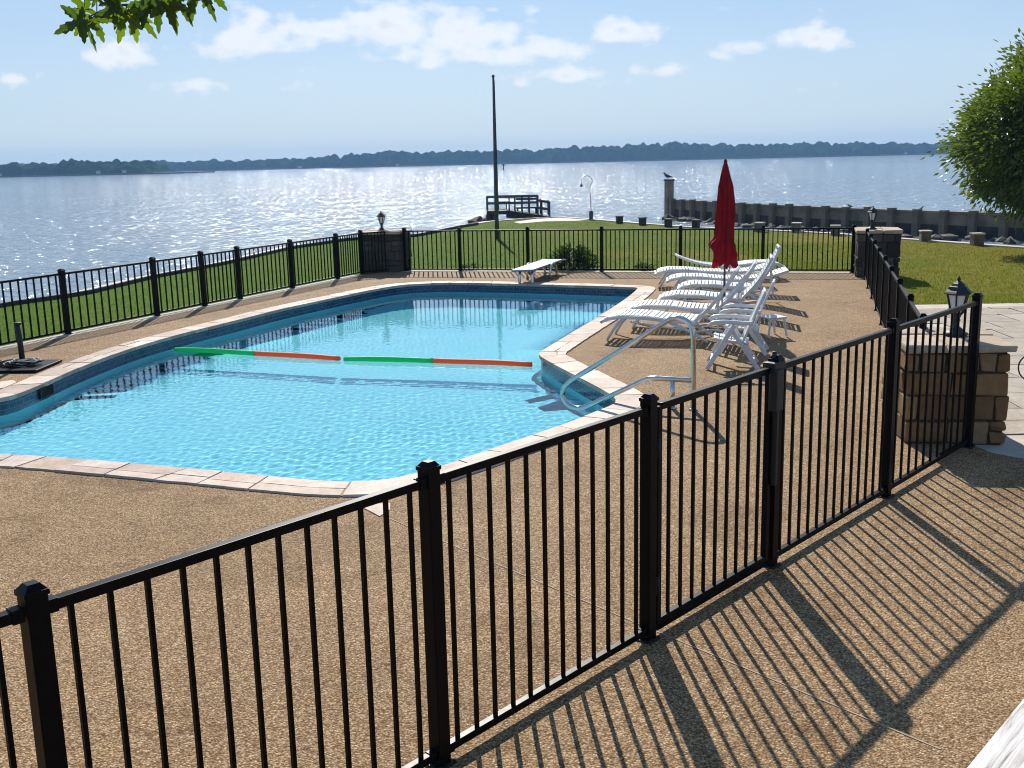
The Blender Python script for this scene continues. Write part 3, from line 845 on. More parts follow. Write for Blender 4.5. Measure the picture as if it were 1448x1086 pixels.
la = MB(); la.box((GL - 0.075, -0.045, 1.36), (0.105, 0.07, 0.30), bev=0.012); la.box((GL - 0.03, 0.0, 1.53), (0.16, 0.10, 0.06), bev=0.01); la.tube([(GL - 0.03, 0, 1.56), (GL - 0.03, 0, 1.63)], 0.017)
la.build('latch_box', 'blackmatte', gate)
st = MB(); st.box((GL - 0.075, -.045, .93), (0.03, 0.045, 0.55), bev=.004); st.build('latch_rod', 'blackmatte', gate)

# left fence ------------------------------------------------------------------
def onL(px, py):
    q = G(px, py); return LF0 + left_dir * (q - LF0).dot(left_dir)
lf = [LF0 - left_dir * 7.8, LF0 - left_dir * 5.2, LF0 - left_dir * 2.6, onL(101, 473), onL(223, 447), onL(284, 433), onL(340, 423), onL(419, 408), onL(487, 395), onL(528, 388), G(574, 382.5)]
fence('metal_fence', 'black picket fence along the lake on the left side of the pool', lf, 1.19, [14, 14, 14, 12, 8, 8, 12, 13, 10, 12], 0.09, 0.024, 0.040)
# back fence ------------------------------------------------------------------
bd = (bl1 - bl0).normalized()
def onB(px): 
    d = ray(px, 384); A_ = np.array([[d.x, -bd.x], [d.y, -bd.y]]); s = np.linalg.solve(A_, [bl0.x, bl0.y]); return bl0 + bd * s[1]
bf = [onB(px) for px in (574, 651, 747, 851, 962, 1078, 1205)]
fence('metal_fence', 'black picket fence across the far end of the pool deck', bf, 1.19, [11, 14, 15, 16, 16, 17], 0.085, 0.027, 0.038)
# right fence -----------------------------------------------------------------
r0, r1 = Vector((8.62, 25.65, 0)), Vector((4.62, 11.75, 0))
rf = [r0.lerp(r1, k / 8) for k in range(9)]
fence('metal_fence', 'black picket fence seen end on along the right side of the deck', rf, 1.19, [13] * 8, 0.075, 0.020, 0.034)


# ================================================================== STONE PILLARS AND LANTERNS
def pillar(name, label, cx, cy, rz, wx, wy, h, tones, seed):
    rnd = random.Random(seed); root = empty(name, (cx, cy, 0), rz); tag(root, label, 'pillar')
    core = MB(); core.box((0, 0, (h - 0.09) / 2 - .02), (wx - 0.07, wy - 0.07, h - 0.09 + .04)); core.build('mortar_core', 'mortar', root)
    m = MB(); z = 0.0; top = h - 0.10; row = 0
    while z < top - 0.03:
        rh = rnd.uniform(0.2, 0.38)
        if top - z - rh < 0.13: rh = top - z
        for face in range(4):
            L = wx if face % 2 == 0 else wy; D = wy if face % 2 == 0 else wx; full = (face % 2) == (row % 2); half = L / 2 - (0 if full else 0.13)
            x = -half
            while x < half - 0.02:
                bw = rnd.uniform(0.24, 0.6)
                if half - x - bw < 0.16: bw = half - x
                subs = [(z, rh)] if rnd.random() > 0.22 or rh < 0.24 else [(z, rh * .55), (z + rh * .55, rh * .45)]
                for (z0, r2) in subs:
                    depth = 0.13; out = rnd.uniform(-0.008, 0.018); k = rnd.uniform(0.75, 1.2); t = tuple(c * k for c in rnd.choice(tones))
                    a = R(90) * face; rot = Matrix.Rotation(a, 3, 'Z') @ Matrix.Rotation(rnd.uniform(-.012, .012), 3, 'Y')
                    loc = Matrix.Rotation(a, 3, 'Z') @ Vector((x + bw / 2, -(D / 2 - depth / 2 + out), z0 + r2 / 2))
                    m.box(loc, (bw - 0.016, depth, r2 - 0.016), rot, t, bev=rnd.uniform(.014, .032), jit=0.013)
                x += bw
        z += rh; row += 1
    m.build('masonry', 'stone', root, tones=True)
    cap = MB(); nx = 2
    split = rnd.uniform(-.15, .15) * wx
    for (xa, xb) in ((-wx / 2 - .035, split - .005), (split + .005, wx / 2 + .035)):
        for (ya, yb) in ((-wy / 2 - .035, .09 * wy - .005), (.09 * wy + .005, wy / 2 + .035)):
            k = rnd.uniform(.93, 1.07); cap.box(((xa + xb) / 2, (ya + yb) / 2, h - 0.045 + rnd.uniform(-.003, .003)), (xb - xa, yb - ya, 0.085), None, tuple(c * k for c in (0.46, 0.37, 0.27)), bev=0.02, jit=0.012)
    cap.build('capstone', 'stone', root, tones=True)
    return root


WARM = [(0.26, 0.15, 0.068), (0.31, 0.19, 0.09), (0.21, 0.12, 0.052), (0.28, 0.185, 0.10)]
DARK = [(0.07, 0.057, 0.043), (0.10, 0.08, 0.06), (0.055, 0.044, 0.035), (0.12, 0.10, 0.078)]
pillar('stone_pillar', 'nearest sandstone pillar at the right end of the foreground fence', 4.68, 11.27, R(-7), 1.02, 1.12, 1.06, WARM, 3)
pillar('stone_pillar', 'dark stone pillar at the far left corner of the fence by the lake', -3.55, 30.75, R(-14), 1.2, 1.1, 1.14, DARK, 5)
pillar('stone_pillar', 'stone pillar at the far right corner where two fences meet', 9.18, 26.55, R(-15), 1.0, 1.1, 1.16, DARK, 8)


def lantern(label, loc, s=1.0):
    root = empty('pillar_lantern', loc); tag(root, label, 'lantern', 'lanterns on the stone pillars')
    b = MB(); b.lathe([(0.115 * s, 0), (0.115 * s, .018 * s), (0.085 * s, .03 * s), (0.07 * s, .055 * s), (0.034 * s, .08 * s), (0.028 * s, .12 * s), (0.04 * s, .145 * s), (0.03 * s, .16 * s), (.05 * s, .20 * s), (.062 * s, .212 * s)], 16)
    b.build('lamp_base', 'blackmatte', root)
    g = MB(); g.lathe([(0.055 * s, .215 * s), (0.098 * s, .40 * s)], 6, smooth=False); g.build('lamp_glass', 'glass', root)
    c = MB()
    for k in range(6):
        t = 2 * math.pi * k / 6; c.beam((math.cos(t) * .058 * s, math.sin(t) * .058 * s, .212 * s), (math.cos(t) * .103 * s, math.sin(t) * .103 * s, .405 * s), .016 * s, .016 * s)
    for r_, z_ in ((.06, .214), (.104, .40)): c.lathe([(r_ * s + .004, z_ * s - .006), (r_ * s + .010, z_ * s), (r_ * s + .004, z_ * s + .008)], 6, smooth=False)
    c.build('lamp_cage', 'blackmatte', root)
    rf_ = MB(); rf_.lathe([(0.135 * s, .405 * s), (0.145 * s, .413 * s), (0.13 * s, .428 * s), (0.10 * s, .452 * s), (0.09 * s, .475 * s), (.075 * s, .48 * s), (0.055 * s, .505 * s), (.045 * s, .51 * s), (0.02 * s, .53 * s)], 6, smooth=False)
    ro = rf_.build('lamp_roof', 'blackmatte', root)
    f = MB(); f.lathe([(.008 * s, .525 * s), (.018 * s, .54 * s), (.016 * s, .553 * s), (.006 * s, .565 * s), (.002 * s, .585 * s)], 10); f.build('finial', 'blackmatte', ro)
    return root


lantern('large black lantern on the nearest sandstone pillar behind the foreground fence', (4.80, 11.3, 1.062), 1.1)
lantern('black lantern on the dark far left corner pillar seen against the lake', (-3.62, 30.6, 1.142), 0.98)
lantern('black lantern on the far right corner pillar in front of the breakwater', (8.98, 26.4, 1.162), 1.0)

# small wrought scroll at the right edge of the photo
wi = empty('iron_gate', (5.36, 10.62, 0), R(-12)); tag(wi, 'wrought iron gate with a grey scroll just right of the nearest stone pillar', 'gate')
sc_ = MB(); pts = []
for k in range(44):
    t = k / 43 * 3.6 * math.pi; r_ = 0.02 + 0.0135 * t; pts.append((-0.03 + r_ * math.cos(t), -0.034, 0.84 + r_ * math.sin(t)))
sc_.tube(pts, 0.008, 6); sc_.build('scroll', 'grey', wi)
ip = MB()
for x in (0, .95): ip.box((x, 0, .54), (.045, .045, 1.08), bev=.004)
for z in (.12, 1.0): ip.box((.475, 0, z), (.905, .03, .03))
for k in range(7): ip.box((.12 + .118 * k, 0, .56), (.016, .016, .85))
ip.build('gate_frame', 'black', wi)


# ================================================================== POOL THINGS
# floating foam lane markers
def noodle(label, a, m, b):
    root = empty('foam_noodle', a); tag(root, label, 'pool noodle', 'foam noodles across the pool')
    for nm, p, q, mt in (('green_half', a, m, 'green'), ('orange_half', m, b, 'orange')):
        t = MB(); pts = []
        for k in range(14):
            u = k / 13; w = p.lerp(q, u) - a; dist = ((p.lerp(q, u) - a).length) / (b - a).length
            w.z += 0.02 * math.sin(dist * math.pi) + 0.008 * math.sin(dist * 9); w.y += 0.06 * math.sin(dist * 3.1); pts.append(w)
        t.tube(pts, 0.046, 14); t.build(nm, mt, root)


NZ = WATER_Z + 0.018
noodle('left floating foam noodle, green then orange, touching the pool wall', G(248, 495, NZ), G(360, 502, NZ), G(480, 508, NZ))
noodle('right floating foam noodle, green then orange, in the middle of the pool', G(487, 508.5, NZ), G(613, 512.5, NZ), G(752, 516.5, NZ))

# skimmer in the left wall; a solid black panel paints its shaded mouth
sk_a, sk_b = G(55, 546), G(79, 536)
sd = (sk_b - sk_a).normalized(); sn = Vector((sd.y, -sd.x, 0))
sk = empty('pool_skimmer', sk_a, math.atan2(sd.y, sd.x)); tag(sk, 'rectangular skimmer in the blue tile on the left pool wall, its shaded mouth painted as a black panel', 'skimmer')
k_ = MB(); k_.box((.17, -0.012, -0.11), (0.33, 0.02, 0.13), bev=.004); k_.build('mouth_shade_panel', 'black', sk)
k_ = MB()
for c_, s3 in (((.17, -.014, -.036), (.38, .026, .02)), ((.17, -.014, -.185), (.38, .026, .02)), ((-.005, -.014, -.11), (.02, .026, .13)), ((.345, -.014, -.11), (.02, .026, .13))): k_.box(c_, s3, bev=.003)
k_.build('skimmer_frame', 'blackmatte', sk)

# stainless hand rail
hr = empty('hand_rail', G(980, 580)); tag(hr, 'stainless steel figure four hand rail curving over the pool coping', 'hand rail')
hb = G(980, 580)
hd = Vector((-1.0, 0.52, 0)).normalized()
def hp(px, py):
    """point of the rail's own upright plane"""
    d = ray(px, py); A_ = np.array([[d.x, -hd.x], [d.y, -hd.y]]); s = np.linalg.solve(A_, [hb.x, hb.y]); return Vector((d.x * s[0], d.y * s[0], H + d.z * s[0])) - hb
key = [(980, 580), (980.5, 540), (980.5, 500), (980, 474), (976, 459), (967, 452), (955, 450), (942, 455), (900, 481), (850, 512), (815, 533), (802, 543), (796, 553), (797, 564), (803, 572), (813, 576.5), (825, 576), (845, 568), (880, 552), (910, 538), (922, 535), (940, 535.5), (979, 538)]
kpt = [hp(*q) for q in key]
def catmull(P, n=6):
    out = []
    for i in range(len(P) - 1):
        p0, p1, p2, p3 = P[max(i - 1, 0)], P[i], P[i + 1], P[min(i + 2, len(P) - 1)]
        for k in range(n):
            t = k / n; out.append(0.5 * ((2 * p1) + (p2 - p0) * t + (2 * p0 - 5 * p1 + 4 * p2 - p3) * t * t + (3 * p1 - p0 - 3 * p2 + p3) * t ** 3))
    return out + [P[-1]]
t_ = MB(); t_.tube(catmull(kpt), 0.032, 14); t_.build('rail_tube', 'steel', hr)
q0, q1 = hp(951, 536), hp(951, 582); q1.z = 0
t_ = MB(); t_.tube([q0, q1], 0.03, 12); t_.build('short_post', 'steel', hr)
t_ = MB(); t_.lathe([(.055, 0), (.055, .012), (.03, .022)], 16, (0, 0, .001)); t_.build('escutcheon', 'steel', hr); t_ = MB(); t_.lathe([(.055, 0), (.055, .012), (.03, .022)], 16, (q1.x, q1.y, .001)); t_.build('escutcheon', 'steel', hr)

# diving board
db = empty('diving_board', (0.32, 26.4, 0)); tag(db, 'grey topped diving board on tubular stands at the far end of the pool', 'diving board')
fl, frr = AY(723, 382, 26.15), AY(754, 381, 26.15)
zb = (fl.z + frr.z) / 2
bk0, bk1 = G(768, 365.5, zb + 0.02), G(796, 365.5, zb + 0.02)
O_ = Vector((0.32, 26.4, 0))
cs = [fl, frr, bk1, bk0]
m = MB(); m.prism([(c.x - O_.x, c.y - O_.y) for c in cs], zb - 0.045, zb - 0.004); m.build('board_core', 'boardside', db, bevel=.008)
cc = sum(cs, Vector()) / 4
m = MB(); m.prism([((c.x * .985 + cc.x * .015) - O_.x, (c.y * .985 + cc.y * .015) - O_.y) for c in cs], zb - 0.004, zb + 0.004); m.build('grit_top', 'boardtop', db)
axis = ((bk0 + bk1) / 2 - (fl + frr) / 2); axis.z = 0; BL = axis.length; axis.normalize(); bs = Vector((axis.y, -axis.x, 0))
f0 = (fl + frr) / 2 - O_; f0.z = 0
def bp(t, s, z): return f0 + axis * t + bs * s + Vector((0, 0, z))
hw = (frr - fl).length / 2
for s in (-1, 1):
    m = MB(); m.tube(catmull([bp(.28, s * hw * .62, 0), bp(.30, s * hw * .62, zb * .6), bp(.36, s * hw * .62, zb - .07), bp(.5, s * hw * .62, zb - .06)], 5), 0.04, 10); m.build('leg', 'steel', db)
    m = MB(); m.tube(catmull([bp(BL * .50, s * (hw + .03), 0.0), bp(BL * .50, s * (hw + .05), zb * .7), bp(BL * .56, s * (hw + .05), zb * .98), bp(BL * .66, s * (hw + .05), zb * .92), bp(BL * .70, s * (hw + .05), zb * .6), bp(BL * .71, s * (hw + .05), 0.0)], 6), 0.033, 10); m.build('stand_loop', 'steel', db)
    m = MB(); m.tube(catmull([bp(BL * .93, s * hw * .9, zb - .05), bp(BL * 1.0, s * (hw + .03), zb - .02), bp(BL * 1.09, s * (hw + .06), zb * .75), bp(BL * 1.12, s * (hw + .06), 0.0)], 6), 0.036, 10); m.build('rear_leg', 'steel', db)
m = MB(); m.tube([bp(BL * .6, -(hw + .05), zb - .08), bp(BL * .6, hw + .05, zb - .08)], 0.028, 10); m.build('fulcrum', 'steel', db)

# pedestal stand with rope at the left
pr = empty('umbrella_base', (-7.72, 16.38, 0), R(-2)); tag(pr, 'black square umbrella base with an empty upright tube at the left of the pool', 'umbrella base')
m = MB(); m.box((0.02, -0.02, 0.03), (0.95, 0.9, 0.035), bev=.008); m.build('base_plate', 'black', pr)
m = MB(); m.tube([(0, 0.12, 0.04), (-.012, .12, 0.70)], 0.043, 14); m.tube([(-.012, .12, .66), (-.012, .12, .70)], 0.052, 14); m.build('tube', 'blackmatte', pr)
rp = MB(); pts = []
for k in range(150):
    t = k / 149; a = t * 9.5 * math.pi; r_ = 0.17 + 0.10 * math.sin(k * .37) * .6 + .05 * math.sin(k * 1.1); pts.append((0.02 + r_ * 1.45 * math.cos(a), -.02 + r_ * 0.9 * math.sin(a), 0.066 + 0.018 * (1 + math.sin(k * .9)) + .02 * t))
rp.tube(pts, 0.014, 6)
ro_ = rp.build('rope_coil', 'blackmatte', None, loc=(-7.72, 16.38, 0)); tag(ro_, 'tangled dark rope coiled on the black umbrella base', 'rope')
rp = MB(); pts = []
for k in range(70):
    t = k / 69; a = t * 4.6 * math.pi + .5; r_ = 0.13 + .06 * math.sin(k * .5); pts.append((.16 + r_ * 1.2 * math.cos(a), -.06 + r_ * .8 * math.sin(a), 0.125 + .012 * math.sin(k * .8)))
rp.tube(pts, 0.009, 6)
ro_ = rp.build('cord', 'rope', None, loc=(-7.72, 16.38, 0)); tag(ro_, 'pale thin cord lying on the dark rope at the left umbrella base', 'cord')


# ================================================================== FURNITURE
LW = 0.74
def seat_curve(x):
    P = [(0, .345), (.12, .40), (.32, .435), (.7, .43), (1.15, .385), (1.6, .365)]
    for (x0, z0), (x1, z1) in zip(P[:-1], P[1:]):
        if x <= x1: t = (x - x0) / (x1 - x0); t = t * t * (3 - 2 * t) * .5 + t * .5; return z0 + (z1 - z0) * t
    return P[-1][1]


def make_lounger(back_deg, SL=1.6, BLn=1.02):
    root = empty('sun_lounger', (0, 0, 0))
    # side rails
    m = MB(); N = 22
    for s in (-1, 1):
        V = []
        for i in range(N + 1):
            x = SL * i / N; z = seat_curve(x); y = s * LW / 2
            for dy, dz in ((-.02, -.055), (.02, -.055), (.02, .0), (-.02, .0)): V.append((x, y + dy, z + dz))
        Fs = [(0, 1, 2, 3), (N * 4 + 3, N * 4 + 2, N * 4 + 1, N * 4)]
        for i in range(N):
            for k in range(4): Fs.append((i * 4 + k, i * 4 + 4 + k, i * 4 + 4 + (k + 1) % 4, i * 4 + (k + 1) % 4))
        m.add(V, Fs)
        # lower stretcher bow
        m.tube([(.5, s * (LW / 2 - .01), .33), (.8, s * (LW / 2 - .01), .29), (1.2, s * (LW / 2 - .01), .24), (1.55, s * (LW / 2 - .01), .20)], .018, 6)
    m.box((0.01, 0, seat_curve(0) - .02), (.05, LW + .04, .045), bev=.012); m.box((SL, 0, seat_curve(SL) - .03), (.05, LW, .045), bev=.008)
    m.build('frame', 'plastic', root)
    sl = MB(); x = .05
    while x < SL - .04:
        wd = .056; z0, z1 = seat_curve(x), seat_curve(x + wd)
        if abs(x - .78) < .03: wd = .11; z1 = seat_curve(x + wd)
        sl.beam((x, 0, z0 + .006), (x + wd, 0, z1 + .006), LW - .015, .014, bev=.004); x += wd + .017
    sl.build('seat', 'plastic', root)
    a = R(back_deg); h0 = Vector((SL - .02, 0, seat_curve(SL)))
    bkx = Vector((math.cos(a), 0, math.sin(a))); up_ = Vector((-math.sin(a), 0, math.cos(a)))
    b = MB()
    for s in (-1, 1):
        pts = []
        for i in range(9):
            t = i / 8; bow = -.05 * math.sin(t * math.pi) + (.06 * max(0, t - .8) / .2) * 0; pts.append(h0 + bkx * (BLn * t) + up_ * bow + Vector((0, s * LW / 2, 0)))
        for p, q in zip(pts[:-1], pts[1:]): b.beam(p, q, .04, .05, (0, 0, 1))
    b.beam(h0 + bkx * BLn + Vector((0, -LW / 2 - .02, 0)), h0 + bkx * BLn + Vector((0, LW / 2 + .02, 0)), .045, .05, up_, bev=.012)
    bo = b.build('backrest', 'plastic', root)
    sl = MB(); t = .06
    while t < BLn - .06:
        tb_ = t / BLn; tb2 = (t + .056) / BLn; f = lambda q: -.05 * math.sin(q * math.pi) + .012
        sl.beam(h0 + bkx * t + up_ * f(tb_), h0 + bkx * (t + .056) + up_ * f(tb2), LW - .03, .013, up_, bev=.004); t += .073
    sl.build('slats', 'plastic', bo)
    if back_deg > 20:
        for s in (-1, 1):
            p = MB(); p.beam(h0 + bkx * .55 + up_ * -.03 + Vector((0, s * (LW / 2 - .05), 0)), (SL - .02 + .30 + .1 * math.cos(a), s * (LW / 2 - .05), .2), .025, .03)
            p.build('back_prop', 'plastic', root)
    for s in (-1, 1):
        l = MB(); y = s * (LW / 2 - .015)
        l.tube([(.42, y, seat_curve(.42) - .05), (.30, y, .32), (.19, y, .17), (.10, y, .012)], [.028, .028, .026, .022], 8); l.build('leg', 'plastic', root)
        l = MB(); l.tube([(1.15, y, .34), (1.38, y, .24), (1.62, y, .12), (1.78, y, .012)], [.03, .028, .026, .022], 8)
        l.tube([(1.5, y, .18), (1.9, y, .23), (2.02, y, .2)], .02, 6); l.build('leg', 'plastic', root)
    return root


LG = 'white sun loungers lined up beside the pool'
loungers = [  # near foot corner (x, y), heading, back angle, label
    (1.52, 17.67, -17, 53, 'white slatted sun lounger nearest the hand rail with its back raised steeply'),
    (2.08, 18.82, -13, 51, 'second white sun lounger from the hand rail, raised back in front of the umbrella pole'),
    (2.83, 20.21, -12, 55, 'white sun lounger whose raised back stands just right of the red umbrella pole'),
    (3.47, 21.86, -11, 61, 'white sun lounger beyond the red umbrella, its raised back the highest of all'),
    (3.46, 23.30, -9, 10, 'flat white sun lounger in the middle of the far group, its foot tucked behind another'),
    (3.42, 24.85, -7, 6, 'flat white sun lounger with its foot nearest the far right corner of the pool'),
]
for (x, y, hd_, bk_, lab) in loungers:
    o = make_lounger(bk_, 1.6, .92 if bk_ > 54 else 1.02); a = R(hd_); o.location = (x - math.sin(a) * LW / 2, y + math.cos(a) * LW / 2, 0); o.rotation_euler = (0, 0, a); tag(o, lab, 'sun lounger', LG)
o = make_lounger(14); o.location = (6.75, 26.35, 0); o.rotation_euler = (0, 0, R(178)); tag(o, 'white sun lounger turned the other way, last before the far fence', 'sun lounger', LG)


def folding_chair():
    root = empty('folding_armchair', (0, 0, 0)); W = .60
    for s in (-1, 1):
        y = s * W / 2
        m = MB(); m.beam((.36, y, .012), (-.02, y * .98, .66), .035, .065, (1, 0, .5), bev=.01); m.build('leg', 'plastic', root)
        m = MB(); y2 = s * (W / 2 - .045); m.beam((-.36, y2, .012), (.05, y2, .62), .035, .062, (1, 0, .5), bev=.01); m.build('leg', 'plastic', root)
        m = MB(); m.tube(catmull([Vector((.34, y, .635)), Vector((.28, y, .685)), Vector((.1, y, .70)), Vector((-.12, y, .685)), Vector((-.27, y, .68))], 5), .03, 8); m.build('armrest', 'plastic', root)
    for x in (.30, -.30):
        z = .12 if x > 0 else .11; m = MB(); m.beam((x, -W / 2 + .02, z), (x, W / 2 - .02, z), .03, .05, bev=.006); m.build('stretcher', 'plastic', root)
    m = MB()
    for k in range(6):
        x = .27 - k * .085; m.beam((x, 0, .45 - .012 * k), (x - .07, 0, .438 - .012 * k), W - .11, .022, bev=.007)
    for s in (-1, 1): m.beam((.29, s * (W / 2 - .09), .43), (-.22, s * (W / 2 - .09), .37), .03, .04)
    m.build('seat', 'plastic', root)
    b = MB(); A, B = Vector((-.12, 0, .36)), Vector((-.42, 0, 1.09)); d = (B - A).normalized(); up_ = Vector((d.z, 0, -d.x))
    for s in (-1, 1): b.beam(A + Vector((0, s * (W / 2 - .06), 0)), B + Vector((0, s * (W / 2 - .08), 0)), .045, .035, up_, bev=.01)
    b.beam(B + Vector((0, -W / 2 + .06, 0)), B + Vector((0, W / 2 - .06, 0)), .085, .034, up_, bev=.014); b.beam(A + d * .14 + Vector((0, -W / 2 + .07, 0)), A + d * .14 + Vector((0, W / 2 - .07, 0)), .05, .03, up_, bev=.008)
    bo = b.build('backrest', 'plastic', root)
    s_b = MB()
    for k in range(6):
        y = -.175 + .07 * k; s_b.beam(A + d * .16 + Vector((0, y, 0)), B - d * .03 + Vector((0, y, 0)), .055, .016, up_, bev=.006)
    s_b.build('slats', 'plastic', bo)
    return root


fc = folding_chair(); fc.location = (3.22, 15.18, 0); fc.rotation_euler = (0, 0, R(168)); tag(fc, 'white high backed folding armchair nearest the foreground fence', 'armchair', 'white folding armchairs')
f2 = copy_tree(fc); f2.location = (3.62, 16.28, 0); f2.rotation_euler = (0, 0, R(164)); tag(f2, 'white folding armchair half hidden behind the nearest one', 'armchair', 'white folding armchairs')
stb = empty('side_table', (4.42, 17.75, 0), R(20)); stb.scale = (.8, .8, .9); tag(stb, 'small low white slatted side table behind the armchairs', 'side table')
m = MB()
for k in range(6): m.box((-.19 + .076 * k, 0, .37), (.062, .44, .02), bev=.005)
m.box((0, -.19, .35), (.44, .035, .03)); m.box((0, .19, .35), (.44, .035, .03)); m.build('tabletop', 'plastic', stb)
for sx in (-1, 1):
    for sy in (-1, 1):
        m = MB(); m.beam((sx * .17, sy * .19, .35), (sx * .22, sy * .22, .01), .035, .035, (1, 0, 0), bev=.006); m.build('leg', 'plastic', stb)

# closed red umbrella
ux, uy = 3.98, 19.62
um = empty('patio_umbrella', (ux, uy, 0)); tag(um, 'closed dark red patio umbrella standing among the white loungers', 'umbrella')
m = MB(); m.lathe([(.24, 0), (.25, .03), (.22, .06), (.08, .085), (.05, .10), (.045, .34), (.05, .36)], 24); m.build('base', 'blackmatte', um)
m = MB(); m.tube([(0, 0, .1), (0, 0, 2.87)], .02, 10); m.build('pole', 'grey', um)
PR = [(1.06, .20), (1.10, .185), (1.22, .185), (1.36, .165), (1.52, .140), (1.75, .148), (2.0, .150), (2.25, .135), (2.5, .105), (2.7, .068), (2.82, .05), (2.88, .03), (2.90, .005)]
NA = 96; V = []; Fs = []
def prof(z):
    for (z0, r0_), (z1, r1_) in zip(PR[:-1], PR[1:]):
        if z <= z1: return r0_ + (r1_ - r0_) * (z - z0) / (z1 - z0)
    return PR[-1][1]
zs_ = np.concatenate([np.linspace(1.06, 2.82, 56), [2.85, 2.88, 2.90]])
for z in zs_:
    for k in range(NA):
        t = 2 * math.pi * k / NA; tw = t + .5 * (2.9 - z) * .6
        fold = 0.26 * (1 - 2 * abs(math.sin(4 * tw + .3 * math.sin(3 * z))) ** .8) + 0.08 * math.sin(13 * tw + 1.3 * z) + .06 * math.sin(5 * t + 4 * z)
        amp = 1.0 if z < 2.6 else max(.1, (2.9 - z) / .3)
        r_ = prof(z) * (1 + fold * amp)
        low = max(0, 1.42 - z) / .36
        bulge = .16 * math.exp(-((t - math.pi) / .55) ** 2) * math.exp(-((z - 1.42) / .11) ** 2) + .05 * math.exp(-((t - .4) / .6) ** 2) * math.exp(-((z - 1.2) / .1) ** 2)
        r_ += bulge
        dz = (0.045 * math.sin(8 * tw) + .03 * math.sin(13 * t)) * min(1, low) + (-.02 * low)
        ox = -.012 + 0.03 * (z - 2) * -.3
        V.append((ox + r_ * math.cos(t), r_ * math.sin(t) * .95, z + dz))
nz = len(zs_)
for i in range(nz - 1):
    for k in range(NA): Fs.append((i * NA + k, i * NA + (k + 1) % NA, (i + 1) * NA + (k + 1) % NA, (i + 1) * NA + k))
m = MB(); m.add(V, Fs, smooth=True); m.build('canopy', 'red', um)
m = MB(); m.lathe([(.03, 2.885), (.035, 2.90), (.028, 2.93), (.012, 2.95), (.003, 2.955)], 12, (-.02, 0, 0)); m.build('finial', 'red', um)
m = MB(); m.tube(catmull([Vector((.08, -.05, 1.1)), Vector((.085, -.05, .98)), Vector((.07, -.05, .92)), Vector((.05, -.05, .97))], 5), .008, 6); m.build('tie_strap', 'blackmatte', um)

# white balcony rail in the lower right corner
w0, w1 = G(1448, 985, 2.0), G(1365, 1086, 2.0)
wd = (w1 - w0).normalized(); ws = Vector((wd.y, -wd.x, 0))
if ws.x < 0: ws = -ws
br = empty('balcony_rail', w0 + ws * 0.09, math.atan2(wd.y, wd.x)); tag(br, 'weathered white painted balcony rail in the lower right corner', 'railing')
m = MB(); m.box((-.2, 0, -0.02), (2.6, 0.18, 0.04), bev=.006); m.build('top_board', 'wood', br)
for x in (-1.3, .9):
    m = MB(); m.box((x, 0, -1.02), (.09, .09, 1.96), bev=.005); m.build('post', 'wood', br)


# ================================================================== SHORE THINGS
# flagpole
fp = G(703, 334, -.15)
fr_ = empty('flagpole', fp); tag(fr_, 'tall dark bare flagpole standing on the lawn near the lake', 'flagpole')
ph = (AY(698, 112, fp.y).z - fp.z)
m = MB(); m.tube([(0, 0, -.1), (0, 0, ph * .3), (0, 0, ph * .65), (0, 0, ph)], [.095, .088, .065, .042], 14); m.build('pole', 'grey', fr_)
m = MB(); m.lathe([(.05, ph), (.05, ph + .03), (.03, ph + .05), (.06, ph + .09), (.065, ph + .13), (.04, ph + .17), (.01, ph + .19)], 12); m.build('finial', 'grey', fr_)
m = MB(); m.tube([(.1, -.02, 1.2), (.075, -.03, ph * .5), (.05, -.03, ph - .05)], .008, 5); m.box((.1, -.02, 1.2), (.03, .03, .16)); m.build('halyard', 'blackmatte', fr_)

# gooseneck lamp post
gp = G(836, 311, -.3)
gl = empty('gooseneck_lamp', gp); tag(gl, 'grey gooseneck lamp post with a hooked top at the water edge', 'lamp post')
m = MB(); m.box((0, 0, .25), (.22, .22, .5), bev=.02); m.build('pedestal', 'grey', gl)
pts = [(0, 0, .45), (-.03, 0, 1.2), (-.05, 0, 1.75)]
cx_, cz_, rr_ = -.23, 2.12, .30
for k in range(16):
    a = R(-50) + R(250) * k / 15; pts.append((cx_ + rr_ * math.cos(a), 0, cz_ + rr_ * math.sin(a)))
pts.append((cx_ - rr_ + .0, 0, cz_ - .12))
m = MB(); m.tube(pts, .017, 8); m.build('neck', 'grey', gl)
e_ = pts[-1]
m = MB(); m.lathe([(.03, 0), (.05, -.03), (.09, -.13), (.085, -.16), (.03, -.18)], 12, e_); m.build('lamp_shade', 'grey', gl)

